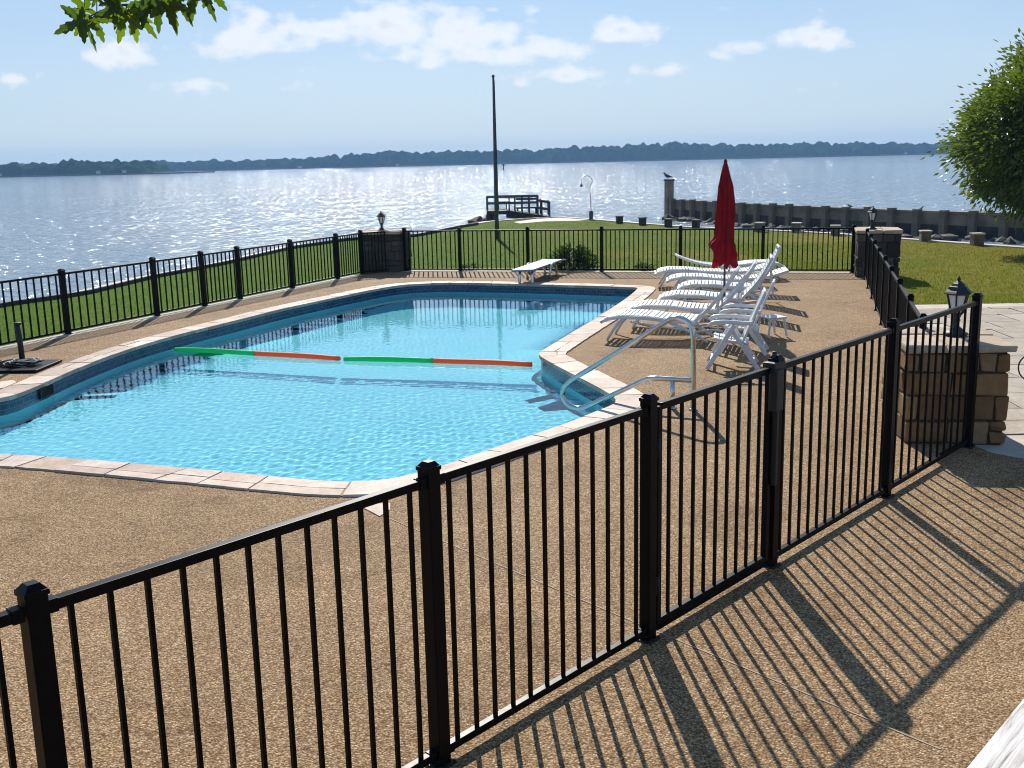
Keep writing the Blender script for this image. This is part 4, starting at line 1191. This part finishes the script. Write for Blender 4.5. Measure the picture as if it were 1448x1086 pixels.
# bollards
for i, (px, py, hgt, dx_, lab) in enumerate([
    (876, 316, .42, 0, 'dark squat shore bollard just right of the gooseneck lamp'),
    (908.5, 318.5, .42, 0, 'dark squat shore bollard midway between the gooseneck lamp and the tall breakwater pile'),
    (945, 321, .42, 0, 'dark squat shore bollard in line below the tall breakwater pile'),
    (984, 323, .45, 0, 'dark shore bollard just left of the red umbrella'),
    (1074, 328, .45, 0, 'pale topped shore bollard to the right of the red umbrella'),
    (1126, 328.5, .45, 0, 'pale topped shore bollard halfway from the red umbrella to the far right pillar'),
    (1181, 333, .45, 0, 'pale topped shore bollard just left of the far right pillar'),
    (1308, 341.5, .44, 0, 'stone shore bollard on the kerb right of the far right pillar'),
    (1381, 347.5, .48, 0, 'stone shore bollard on the kerb below the right hand tree')]):
    p = G(px, py, SH); b_ = empty('bollard', p, R(20 + 9 * i)); tag(b_, lab, 'bollard', 'bollards along the seawall')
    s_w = .28 if i < 4 else .36; hgt *= .82
    m = MB(); m.box((0, 0, hgt / 2), (s_w, s_w, hgt), bev=.02, taper=1); m.build('shaft', 'darkconcrete' if i < 4 else 'concrete', b_)
    m = MB(); m.box((0, 0, hgt + .03), (s_w + .05, s_w + .05, .06), bev=.015); m.build('bollard_cap', 'concrete' if i < 4 else 'kerb', b_)

# breakwater
bwp = [Vector((12.9, 82.5, 0)), Vector((14.6, 77, 0)), Vector((17.0, 70.6, 0)), Vector((20.7, 62.3, 0)), Vector((25.9, 53.9, 0)), Vector((33, 46, 0)), Vector((44, 37, 0)), Vector((60, 27, 0))]
bwc = resample(catmull(bwp, 6), 1.7, False)
bw = empty('breakwater', (bwc[0].x, bwc[0].y, -1.5)); tag(bw, 'long grey concrete breakwater wall with buttress piles reaching into the lake', 'breakwater')
O_ = Vector((bwc[0].x, bwc[0].y, -1.5)); bw.scale = (1, 1, .95)
m = MB(); m2 = MB(); m3 = MB()
for a, b in zip(bwc[:-1], bwc[1:]):
    a_, b_ = a - Vector((O_.x, O_.y, 0)), b - Vector((O_.x, O_.y, 0))
    m.beam(a_ + Vector((0, 0, .98)), b_ + Vector((0, 0, .98)), .3, .64 + random.uniform(-.01, .01))
    m2.beam(a_ + Vector((0, 0, -.2)), b_ + Vector((0, 0, -.2)), .36, 1.74)  # lower half of the wall in a darker concrete
    m3.beam(a_ + Vector((0, 0, 1.37)), b_ + Vector((0, 0, 1.37)), .42, .13, bev=.02)
m.build('wall_panels', 'concrete', bw); m2.build('dark_base', 'darkconcrete', bw); m3.build('wall_coping', 'concrete', bw)
pmesh = None
for i, p in enumerate(bwc):
    t = (bwc[min(i + 1, len(bwc) - 1)] - bwc[max(i - 1, 0)]).normalized(); nn = Vector((t.y, -t.x, 0))
    if nn.y > 0: nn = -nn
    if pmesh is None:
        m = MB(); m.box((0, 0, .25), (.36, .4, 2.6), bev=.03); po = m.build('pile', 'concrete', bw); pmesh = po.data
    else:
        po = bpy.data.objects.new('pile', pmesh); COL.objects.link(po); po.parent = bw
    q = p - Vector((O_.x, O_.y, 0)) + nn * .3; po.location = (q.x, q.y, random.uniform(-.06, .04)); po.rotation_euler = (0, 0, math.atan2(t.y, t.x) + random.uniform(-.05, .05))
ep = empty('mooring_pile', (12.5, 83.4, -1.5)); tag(ep, 'tall square concrete pile at the lake end of the breakwater', 'pile')
m = MB(); m.box((0, 0, 1.0), (.52, .6, 3.5), Matrix.Rotation(.3, 3, 'Z'), bev=.03); m.build('shaft', 'concrete', ep)
m = MB(); m.box((0, 0, 2.81), (.62, .7, .12), Matrix.Rotation(.3, 3, 'Z'), bev=.02); m.build('pile_cap', 'darkconcrete', ep)


def bird(label, loc, rz, s=1.0, grp='birds resting on the breakwater'):
    root = empty('bird', loc, rz); tag(root, label, 'bird', grp)
    m = MB()
    sp_ = [(-.26, 0, .10, .012), (-.18, 0, .12, .035), (-.05, 0, .15, .075), (.06, 0, .18, .08), (.13, 0, .23, .055), (.16, 0, .29, .038), (.19, 0, .325, .042), (.23, 0, .325, .03), (.27, 0, .31, .012), (.33, 0, .295, .004)]
    m.tube([(x * s, y * s, z * s) for x, y, z, r_ in sp_], [r_ * s for *_, r_ in sp_], 10)
    for y in (-.03, .03): m.tube([(0.02 * s, y * s, .12 * s), (.03 * s, y * s, 0)], .008 * s, 5)
    m.build('body', 'bird', root)
    for y in (-1, 1):
        m = MB(); m.tube([(.1 * s, y * .06 * s, .2 * s), (-.05 * s, y * .085 * s, .17 * s), (-.25 * s, y * .05 * s, .10 * s)], [.03 * s, .035 * s, .006 * s], 6); m.build('wing', 'bird', root)


bird('dark bird perched on top of the tall breakwater end pile', (12.35, 83.2, 1.37), R(200), 1.5)
q = [p for p in bwc]
def nearpx(px): return min(bwc, key=lambda p: abs((724 + 1500 * p.x / p.y) - px))
for px_b, lab, rz in ((1292, 'dark bird resting on the breakwater right of the far right lantern', 20), (1208, 'dark bird resting on the breakwater left of the far right lantern', 160)):
    p = nearpx(px_b); bird(lab, (p.x, p.y, -1.5 + 1.364), R(rz), .65)

# riprap along the channel and beneath the pier
rk = MB()
def rock(c, s, rnd):
    bm = bmesh.new(); bmesh.ops.create_icosphere(bm, subdivisions=1, radius=1)
    for v in bm.verts: v.co *= rnd.uniform(.7, 1.2)
    e = Matrix.Rotation(rnd.uniform(0, 6), 3, 'Z'); bm.verts.index_update()
    rk.add([Vector(c) + e @ Vector((v.co.x * s, v.co.y * s * .8, v.co.z * s * .6)) for v in bm.verts], [[v.index for v in f.verts] for f in bm.faces]); bm.free()
rr = random.Random(4)
for p in resample([G(px, py, SH) for px, py in ((1060, 325), (1180, 331), (1270, 338), (1380, 346), (1448, 351))] + [Vector((21, 31.5, SH))], .45, False):
    for k in range(7): rock((p.x + rr.uniform(.1, 2.2), p.y + rr.uniform(.3, 4.5), -1.15 + rr.uniform(-.5, .35)), rr.uniform(.25, .55), rr)
for a, b in zip(bwc[2:-1], bwc[3:]):
    for k in range(7): rock((a.x - rr.uniform(.3, 2.2), a.y - rr.uniform(.3, 2.2), -1.5 + rr.uniform(-.3, .1)), rr.uniform(.3, .6), rr)  # rock count raised so dark rocks stand for the wall's shadow and reflection
for k in range(70): rock((rr.uniform(-2.2, 1.6), rr.uniform(60.5, 66), -1.0 + rr.uniform(-.6, .5)), rr.uniform(.3, .75), rr)
tag(rk.build('riprap', 'rock'), 'loose grey riprap rocks below the seawall, under the pier and along the breakwater', 'rocks', kind='stuff')

# timber pier
PY = 64.5
pi_ = empty('timber_pier', (0, PY, 0)); tag(pi_, 'dark timber pier with railings and a sloping ramp over the rocks', 'pier')
def pz(px, py): w = AY(px, py, PY); return (w.x, w.z)
xl, zl_ = pz(689, 297); xm, zm = pz(716, 295); xr_, zr = pz(778, 306.5); xt, zt_ = pz(760, 277)
m = MB()
m.box(((xl + xm) / 2, .0, zl_ - .1), (xm - xl, 3.2, .2)); m.beam((xm, 0, zl_ - .1), (xr_, 0, zr - .05), 1.8, .2)
m.beam((xm, -.9, zl_ - .28), (xr_, -.9, zr - .16), .12, .3); m.beam((xm, .9, zl_ - .28), (xr_, .9, zr - .16), .12, .3)
m.build('deck_boards', 'darkwood', pi_)
for px in (689, 697):
    x, _ = pz(px, 300)
    for y in (-1.4, 1.4): m = MB(); m.tube([(x + .1, y, zl_ - .2), (x + .15, y, -2.6)], .17, 8); m.build('pile', 'darkwood', pi_)
def deckz(x): return zl_ if x < xm else zl_ + (zr - zl_) * (x - xm) / (xr_ - xm)
for yside, y in (('front', -.92), ('back', .92)):
    m = MB(); xs2 = [pz(px, 290)[0] for px in (689, 704, 720, 728, 738, 748, 760)]
    ztop = zt_
    for x in xs2: m.box((x, y, (deckz(x) + ztop) / 2), (.08, .08, ztop - deckz(x)))
    for z in (ztop, ztop - .38): m.beam((xs2[0] - .05, y, z), (xs2[-1] + .05, y, z), .05, .09 if z == ztop else .07)
    x2 = [pz(px, 290)[0] for px in (765, 776)]
    for x in x2: m.box((x, y, deckz(x) + .45), (.11, .11, .95))
    for dz in (.85, .42): m.beam((xs2[-1], y, deckz(xs2[-1]) + dz), (x2[1] + .05, y, deckz(x2[1]) + dz), .05, .08)
    m.build('railing', 'darkwood', pi_)
m = MB(); xb_, _ = pz(745, 290); m.box((xb_, .55, zm + .0), (1.3, .4, .08)); m.box((xb_, .78, zm + .52), (1.3, .05, .12)); m.box((xb_, .78, zm + .32), (1.3, .05, .10)); m.box((xb_ - .55, .6, zm - .25), (.08, .35, .5)); m.box((xb_ + .55, .6, zm - .25), (.08, .35, .5))
xc_, _ = pz(709, 290); m.box((xc_, 1.1, zl_ + .42), (.9, .4, .06)); m.box((xc_, 1.3, zl_ + .75), (.9, .05, .12)); m.box((xc_ - .3, 1.1, zl_ + .2), (.07, .3, .4)); m.box((xc_ + .3, 1.1, zl_ + .2), (.07, .3, .4)); m.build('bench', 'darkwood', pi_)

# channel marker far out
cmk = AY(712, 238, 600); cm_ = empty('channel_marker', (cmk.x, 600, -1.5)); tag(cm_, 'tiny dark channel marker far out on the lake right of the flagpole', 'marker')
m = MB(); m.tube([(0, 0, -.5), (0, 0, 2.3)], .35, 8); m.lathe([(.6, 2.2), (.6, 3.1), (.2, 3.4)], 8); m.build('buoy', 'bird', cm_)


# ================================================================== PLANTS
def leaf_cloud(centers, dirs, L, W, fold=.25, rng=RNG):
    """each leaf is a folded diamond of two triangles pairs: 4 faces -> 2 quads of a pointed leaf"""
    n = len(centers); d = dirs / np.linalg.norm(dirs, axis=1, keepdims=True)
    r = rng.normal(size=(n, 3)); s = np.cross(d, r); s /= np.linalg.norm(s, axis=1, keepdims=True); u = np.cross(s, d)
    L = L[:, None]; W = W[:, None]
    base = centers; tip = centers + d * L; mid = centers + d * L * .45 - u * W * fold
    l = mid + s * W / 2 + u * W * fold; rgt = mid - s * W / 2 + u * W * fold
    V = np.stack([base, l, tip, rgt, mid], 1).reshape(-1, 3); k = np.arange(n)[:, None] * 5
    Fs = np.concatenate([k + np.array([0, 4, 1]), k + np.array([1, 4, 2]), k + np.array([2, 4, 3]), k + np.array([3, 4, 0])], 1).reshape(-1, 3)
    return V, Fs


# right-hand tree
tx, ty, tz = 17.75, 33.6, -.2
tr = empty('broadleaf_tree', (tx, ty, tz)); tag(tr, 'dense round glossy leaved tree on the lawn at the right edge', 'tree')
m = MB(); m.tube([(0, 0, -.2), (.05, .02, .5), (.02, 0, 1.3), (-.1, .1, 2.6), (0, .05, 4.6)], [.24, .19, .17, .13, .05], 12)
rt = random.Random(9)
for k in range(22):
    a = rt.uniform(0, 6.28); z = rt.uniform(1.0, 4.0); L = rt.uniform(1.6, 2.6); e = rt.uniform(.15, .8)
    p0 = Vector((0, 0, z)); p2 = p0 + Vector((math.cos(a) * L, math.sin(a) * L, L * e)); p1 = (p0 + p2) / 2 + Vector((0, 0, -.15)); m.tube([p0, p1, p2], [.07, .045, .015], 6)
m.build('trunk', 'bark', tr)
cz0 = 3.6; NCl = 480; cl = []
while len(cl) < NCl:
    v = RNG.normal(size=3); v /= np.linalg.norm(v)
    rad = RNG.uniform(.45, 1.0) ** .45
    v = v / (np.abs(v) ** 2.7).sum() ** (1 / 2.7); lump = 1 + .05 * math.sin(4.3 * v[0] + 2 * v[2]) + .05 * math.sin(5.1 * v[2] + 3.3 * v[1] + 1.0); rad *= lump
    rx = 3.0; rz = 2.65 if v[2] > 0 else 2.25
    c = np.array([v[0] * rx * rad, v[1] * rx * rad, cz0 + v[2] * rz * rad]); cl.append((c, v))
cen, dr, tn = [], [], []
for c, v in cl:
    k = int(RNG.integers(90, 130)); q = RNG.normal(size=(k, 3)) * np.array([.31, .31, .24]) * RNG.uniform(.7, 1.25); 
    cen.append(c + q); dr.append(q * .9 + v * .5 + RNG.normal(size=(k, 3)) * .25 + np.array([0, 0, -.25])); tn.append(np.clip(RNG.uniform(0, .4) + RNG.uniform(0, .6, k), 0, 1))
# sprays sticking out
for k in range(70):
    v = RNG.normal(size=3); v[2] = abs(v[2]) * .8 - .25; v /= np.linalg.norm(v); rz = 2.75 if v[2] > 0 else 2.1
    c0 = np.array([v[0] * 3.15, v[1] * 3.15, cz0 + v[2] * (rz + .05)])
    t = RNG.uniform(-.15, .12, 16); cen.append(c0 + v * t[:, None] + RNG.normal(size=(16, 3)) * .07); dr.append(v + RNG.normal(size=(16, 3)) * .55); tn.append(RNG.uniform(.4, 1, 16))
cen, dr, tn = np.concatenate(cen), np.concatenate(dr), np.concatenate(tn)
V, Fs = leaf_cloud(cen, dr, RNG.uniform(.14, .25, len(cen)), RNG.uniform(.06, .10, len(cen)))
mesh_np('crown', V, Fs, 'treeleaf', tr, np.repeat(tn, 4))


# shrubs behind the far fence
def shrub(label, loc, w, h, n, Lr, seed, name='shrub'):
    rng = np.random.default_rng(seed); root = empty(name, loc); tag(root, label, 'shrub')
    a = rng.uniform(0, 6.28, n); el = rng.uniform(0, 1.0, n); r_ = rng.uniform(.25, 1, n) ** .6
    c = np.stack([np.cos(a) * np.cos(el * 1.45) * w * r_, np.sin(a) * np.cos(el * 1.45) * w * .7 * r_, np.sin(el * 1.5) * h * r_], 1)
    d = np.stack([np.cos(a), np.sin(a), .5 - el * .2 + 0 * a], 1) + rng.normal(size=(n, 3)) * .35
    V, Fs = leaf_cloud(c, d, rng.uniform(*Lr, n), rng.uniform(.03, .05, n), rng=rng)
    mesh_np('foliage', V, Fs, 'shrub', root, np.repeat(rng.uniform(0, 1, n), 4))
    m = MB()
    for k in range(9):
        aa = k * .7; m.tube([(0.02 * math.cos(aa), .02 * math.sin(aa), -.05), (w * .3 * math.cos(aa), w * .25 * math.sin(aa), h * .4), (w * .55 * math.cos(aa), w * .4 * math.sin(aa), h * .62)], [.015, .011, .005], 5)
    m.build('stems', 'bark', root)


sp1 = onB(812); shrub('dark green leafy shrub behind the far fence beside the diving board', (sp1.x, sp1.y + .75, -.04), .70, .66, 1300, (.12, .24), 1)
sp2 = onB(914); shrub('small pale green shrub behind the far fence, left of the loungers', (sp2.x, sp2.y + .5, -.04), .28, .26, 150, (.07, .13), 2)
sp3 = onB(665); shrub('tiny weed clump behind the far fence right of the dark pillar', (sp3.x, sp3.y + .4, -.04), .3, .22, 110, (.06, .14), 3)

# maple branch overhead: leaves of five serrated lobes
mb = empty('maple_branch', AY(190, 10, 3.4)); tag(mb, 'leafy maple branch hanging into the upper left of the sky', 'branch')
O_ = AY(190, 10, 3.4)
def mp_(px, py, Y=3.4): return AY(px, py, Y) - O_
m = MB()
m.tube(catmull([mp_(118, 28), mp_(140, 17), mp_(165, 8, 3.45), mp_(200, 4, 3.5), mp_(250, -18, 3.55), mp_(330, -60, 3.6), mp_(460, -130, 3.8)], 6), [.0022] * 6 + [.003] * 6 + [.004] * 6 + [.006] * 6 + [.009] * 6 + [.014] * 7, 6)
m.tube([mp_(137, 18), mp_(137, 2), mp_(128, -20)], .0018, 5); m.tube([mp_(180, 6), mp_(178, 14, 3.42)], .0016, 5); m.tube([mp_(230, -10, 3.5), mp_(232, 2, 3.5)], .002, 5)
m.build('twig', 'bark', mb)
def maple_outline():
    lobes = [(-125, .42, .10), (-62, .74, .15), (0, 1.0, .17), (62, .74, .15), (125, .42, .10)]
    pts = [(0.0, -.02)]
    for i, (ang, L, w) in enumerate(lobes):
        a = R(ang); dx_, dy_ = math.sin(a), math.cos(a); nx, ny = dy_, -dx_
        prof_ = [(.30, -.55), (.46, -1.0), (.52, -.72), (.68, -.95), (.74, -.5), (.88, -.42), (1.0, 0), (.88, .42), (.74, .5), (.68, .95), (.52, .72), (.46, 1.0), (.30, .55)]
        for t, s in prof_: pts.append((dx_ * L * t + nx * w * s, dy_ * L * t + ny * w * s))
    return pts
MO = maple_outline()
def maple_leaf(base, ang, size, tilt, yaw, tone, seed):
    rnd = random.Random(seed); bm = bmesh.new(); n = len(MO)
    rot = Matrix.Rotation(yaw, 3, 'Z') @ Matrix.Rotation(tilt, 3, 'X') @ Matrix.Rotation(R(180) - ang, 3, 'Y')
    c = bm.verts.new(base + rot @ Vector((0, 0, .12 * size))); vs = []
    for (x, y) in MO:
        curl = -.18 * (x * x) - .14 * max(0, y) ** 2 + .04 * math.sin(9 * x)
        vs.append(bm.verts.new(base + rot @ Vector((x * size, curl * size, (y + .05) * size))))
    fs = [bm.faces.new((c, vs[i], vs[(i + 1) % n])) for i in range(n)]
    me = bpy.data.meshes.new('leaf'); bm.to_mesh(me); bm.free(); me.materials.append(MAT['maple'])
    at = me.attributes.new('tone', 'FLOAT', 'FACE'); at.data.foreach_set('value', [tone] * len(me.polygons))
    o = bpy.data.objects.new('leaf', me); COL.objects.link(o); o.parent = mb
ml = [  # px, py of the stalk end, hanging angle (0 = straight down, + to the right), size m, tilt, tone
    (118, 27, -62, .095, .5, .1), (119, 29, 4, .092, .9, .6), (132, 24, 22, .082, 1.05, .3), (122, 18, -152, .098, .7, .5), (137, 2, -170, .07, .5, .3),
    (176, 16, -18, .095, .75, .8), (186, 18, 6, .09, 1.0, .9), (190, 16, 36, .10, .8, .5), (166, 12, -78, .085, .6, .2), (172, 4, -120, .085, .4, .2),
    (206, 0, -14, .085, .7, .2), (220, -2, 0, .10, .6, .1), (232, 0, 12, .095, .9, .3), (240, 0, 2, .10, .75, .6), (246, -4, 34, .105, .7, .3), (228, -12, 20, .08, .6, .2), (212, -14, -30, .10, .5, .1),
    (271, -18, -8, .10, .75, .3), (282, -20, 18, .11, .8, .2), (294, -16, 40, .08, .8, .2), (150, 2, 60, .07, .5, .2), (196, -10, 160, .09, .6, .3)]
for i, (px, py, an_, sz, ti, to) in enumerate(ml):
    maple_leaf(mp_(px, py, 3.36 + .03 * (i % 4)), R(an_), sz, ti - .45, R(random.Random(i).uniform(-35, 35)), to, i)


# ================================================================== FAR SHORE
def ridge(name, label, x0, x1, Y0, dep, prof_px, step, seed, base=-1.5, crown=9.0, hs_=1.0):
    """a wood as one canopy: a height field of crowns over a strip of land"""
    rng = np.random.default_rng(seed); nx = int((x1 - x0) / step); ny = 14
    xs = np.linspace(x0, x1, nx); ys = np.linspace(0, dep, ny)
    def hpx(x):
        px = 724 + 1500 * x / Y0; return np.interp(px, [p[0] for p in prof_px], [p[1] for p in prof_px])
    X, Yy = np.meshgrid(xs, ys); Hh = hpx(X) / 1500 * Y0 * hs_
    ncr = int((x1 - x0) * dep / (crown * crown) * 1.1); cx = rng.uniform(x0, x1, ncr); cy = rng.uniform(0, dep, ncr); ch = rng.uniform(.5, 1.0, ncr); cr_ = rng.uniform(.55, 1.15, ncr) * crown
    Z = np.zeros_like(X) + .35
    for i in range(ncr):
        i0, i1 = np.searchsorted(xs, [cx[i] - cr_[i], cx[i] + cr_[i]])
        if i1 <= i0: continue
        d2 = ((X[:, i0:i1] - cx[i]) ** 2 + (Yy[:, i0:i1] - cy[i]) ** 2) / cr_[i] ** 2
        Z[:, i0:i1] = np.maximum(Z[:, i0:i1], ch[i] * np.sqrt(np.clip(1 - d2, 0, 1)) ** .9)
    rise = .70 + .30 * (Yy / dep) ** .7
    Z = base + .6 + Z * Hh * rise
    Z[0, :] = base - .5
    V = np.stack([X, Yy + Y0, Z], 2).reshape(-1, 3); I, J = np.meshgrid(np.arange(nx - 1), np.arange(ny - 1)); b = (J * nx + I).ravel()
    o = mesh_np(name, V, np.stack([b, b + 1, b + nx + 1, b + nx], 1), 'far', smooth=False)
    tag(o, label, 'woods', kind='stuff')


far_prof = [(-400, 12), (150, 14), (300, 14), (380, 13), (450, 15), (540, 21), (600, 18), (650, 20), (760, 18), (800, 20), (880, 21), (960, 24), (1000, 21), (1080, 18), (1150, 19), (1250, 17), (1330, 15), (1450, 17), (1800, 16)]
near_prof = [(-300, 18), (0, 20), (30, 21), (50, 18), (62, 16), (66, 20), (70, 17), (85, 23), (100, 27), (112, 22), (122, 18), (126, 21), (145, 22), (160, 19), (180, 19), (192, 22), (202, 22), (206, 15), (215, 12), (219, 4)]
ridge('far_woods', 'hazy blue wooded hills along the far side of the lake', -1700, 1650, 1750, 150, far_prof, 3.0, 11, crown=13, hs_=1.28)
ridge('headland_woods', 'darker green wooded headland on the left across the lake', -1000, -345, 1050, 90, near_prof, 1.5, 12, crown=8, hs_=1.1)
ln = MB(); ln.box((0, 1890, -1.2), (4200, 330, 2.6)); ln.box((-690, 1095, -1.35), (760, 110, 2.3)); ln.box((-330, 1080, -1.45), (60, 60, 1.7))
tag(ln.build('far_land', 'land'), kind='structure')
for i, (px, Yh, w, lab) in enumerate([(22, 1042, 7, 'tiny pale house at the waterline, leftmost on the wooded headland'), (158, 1042, 8, 'tiny pale house at the waterline near the right end of the headland'), (194, 1042, 9, 'tiny white house under the tallest trees at the headland tip'),
                                     (437, 1725, 16, 'tiny pale house on the far shore left of the flagpole, the left of two'), (572, 1725, 10, 'tiny pale house on the far shore left of the flagpole, the right of two'), (1276, 1725, 12, 'tiny white house on the far shore near the right hand tree')]):
    x = (px - 724) / 1500 * Yh; h_ = empty('lake_house', (x, Yh, .0), R(10 * (i % 3))); tag(h_, lab, 'house', 'houses on the far shore')
    m = MB(); m.box((0, 0, 1.1), (w * .4, 3, 1.8)); m.build('wall', 'wall', h_)
    m = MB(); m.add([(-w * .22 - .3, -1.8, 2.0), (w * .22 + .3, -1.8, 2.0), (w * .22 + .3, 1.8, 2.0), (-w * .22 - .3, 1.8, 2.0), (-w * .22 - .3, 0, 3.2), (w * .22 + .3, 0, 3.2)], [(0, 1, 5, 4), (2, 3, 4, 5), (0, 4, 3), (1, 2, 5), (0, 3, 2, 1)]); m.build('roof', 'roof', h_)

# ------------------------------------------------------------------ the air
HAZE = 0.00022
hb_ = MB(); hb_.box((0, 1250, 22.5), (8600, 3700, 55.0))
m_, t_ = newmat('summer haze'); pv = t_.n('ShaderNodeVolumePrincipled'); pv.inputs['Color'].default_value = (0.32, 0.60, 1.0, 1); pv.inputs['Density'].default_value = HAZE; pv.inputs['Anisotropy'].default_value = 0.0
oo = t_.n('ShaderNodeOutputMaterial'); t_.l(pv.outputs[0], oo.inputs['Volume'])
MAT['haze'] = m_
tag(hb_.build('haze', 'haze'), kind='stuff')
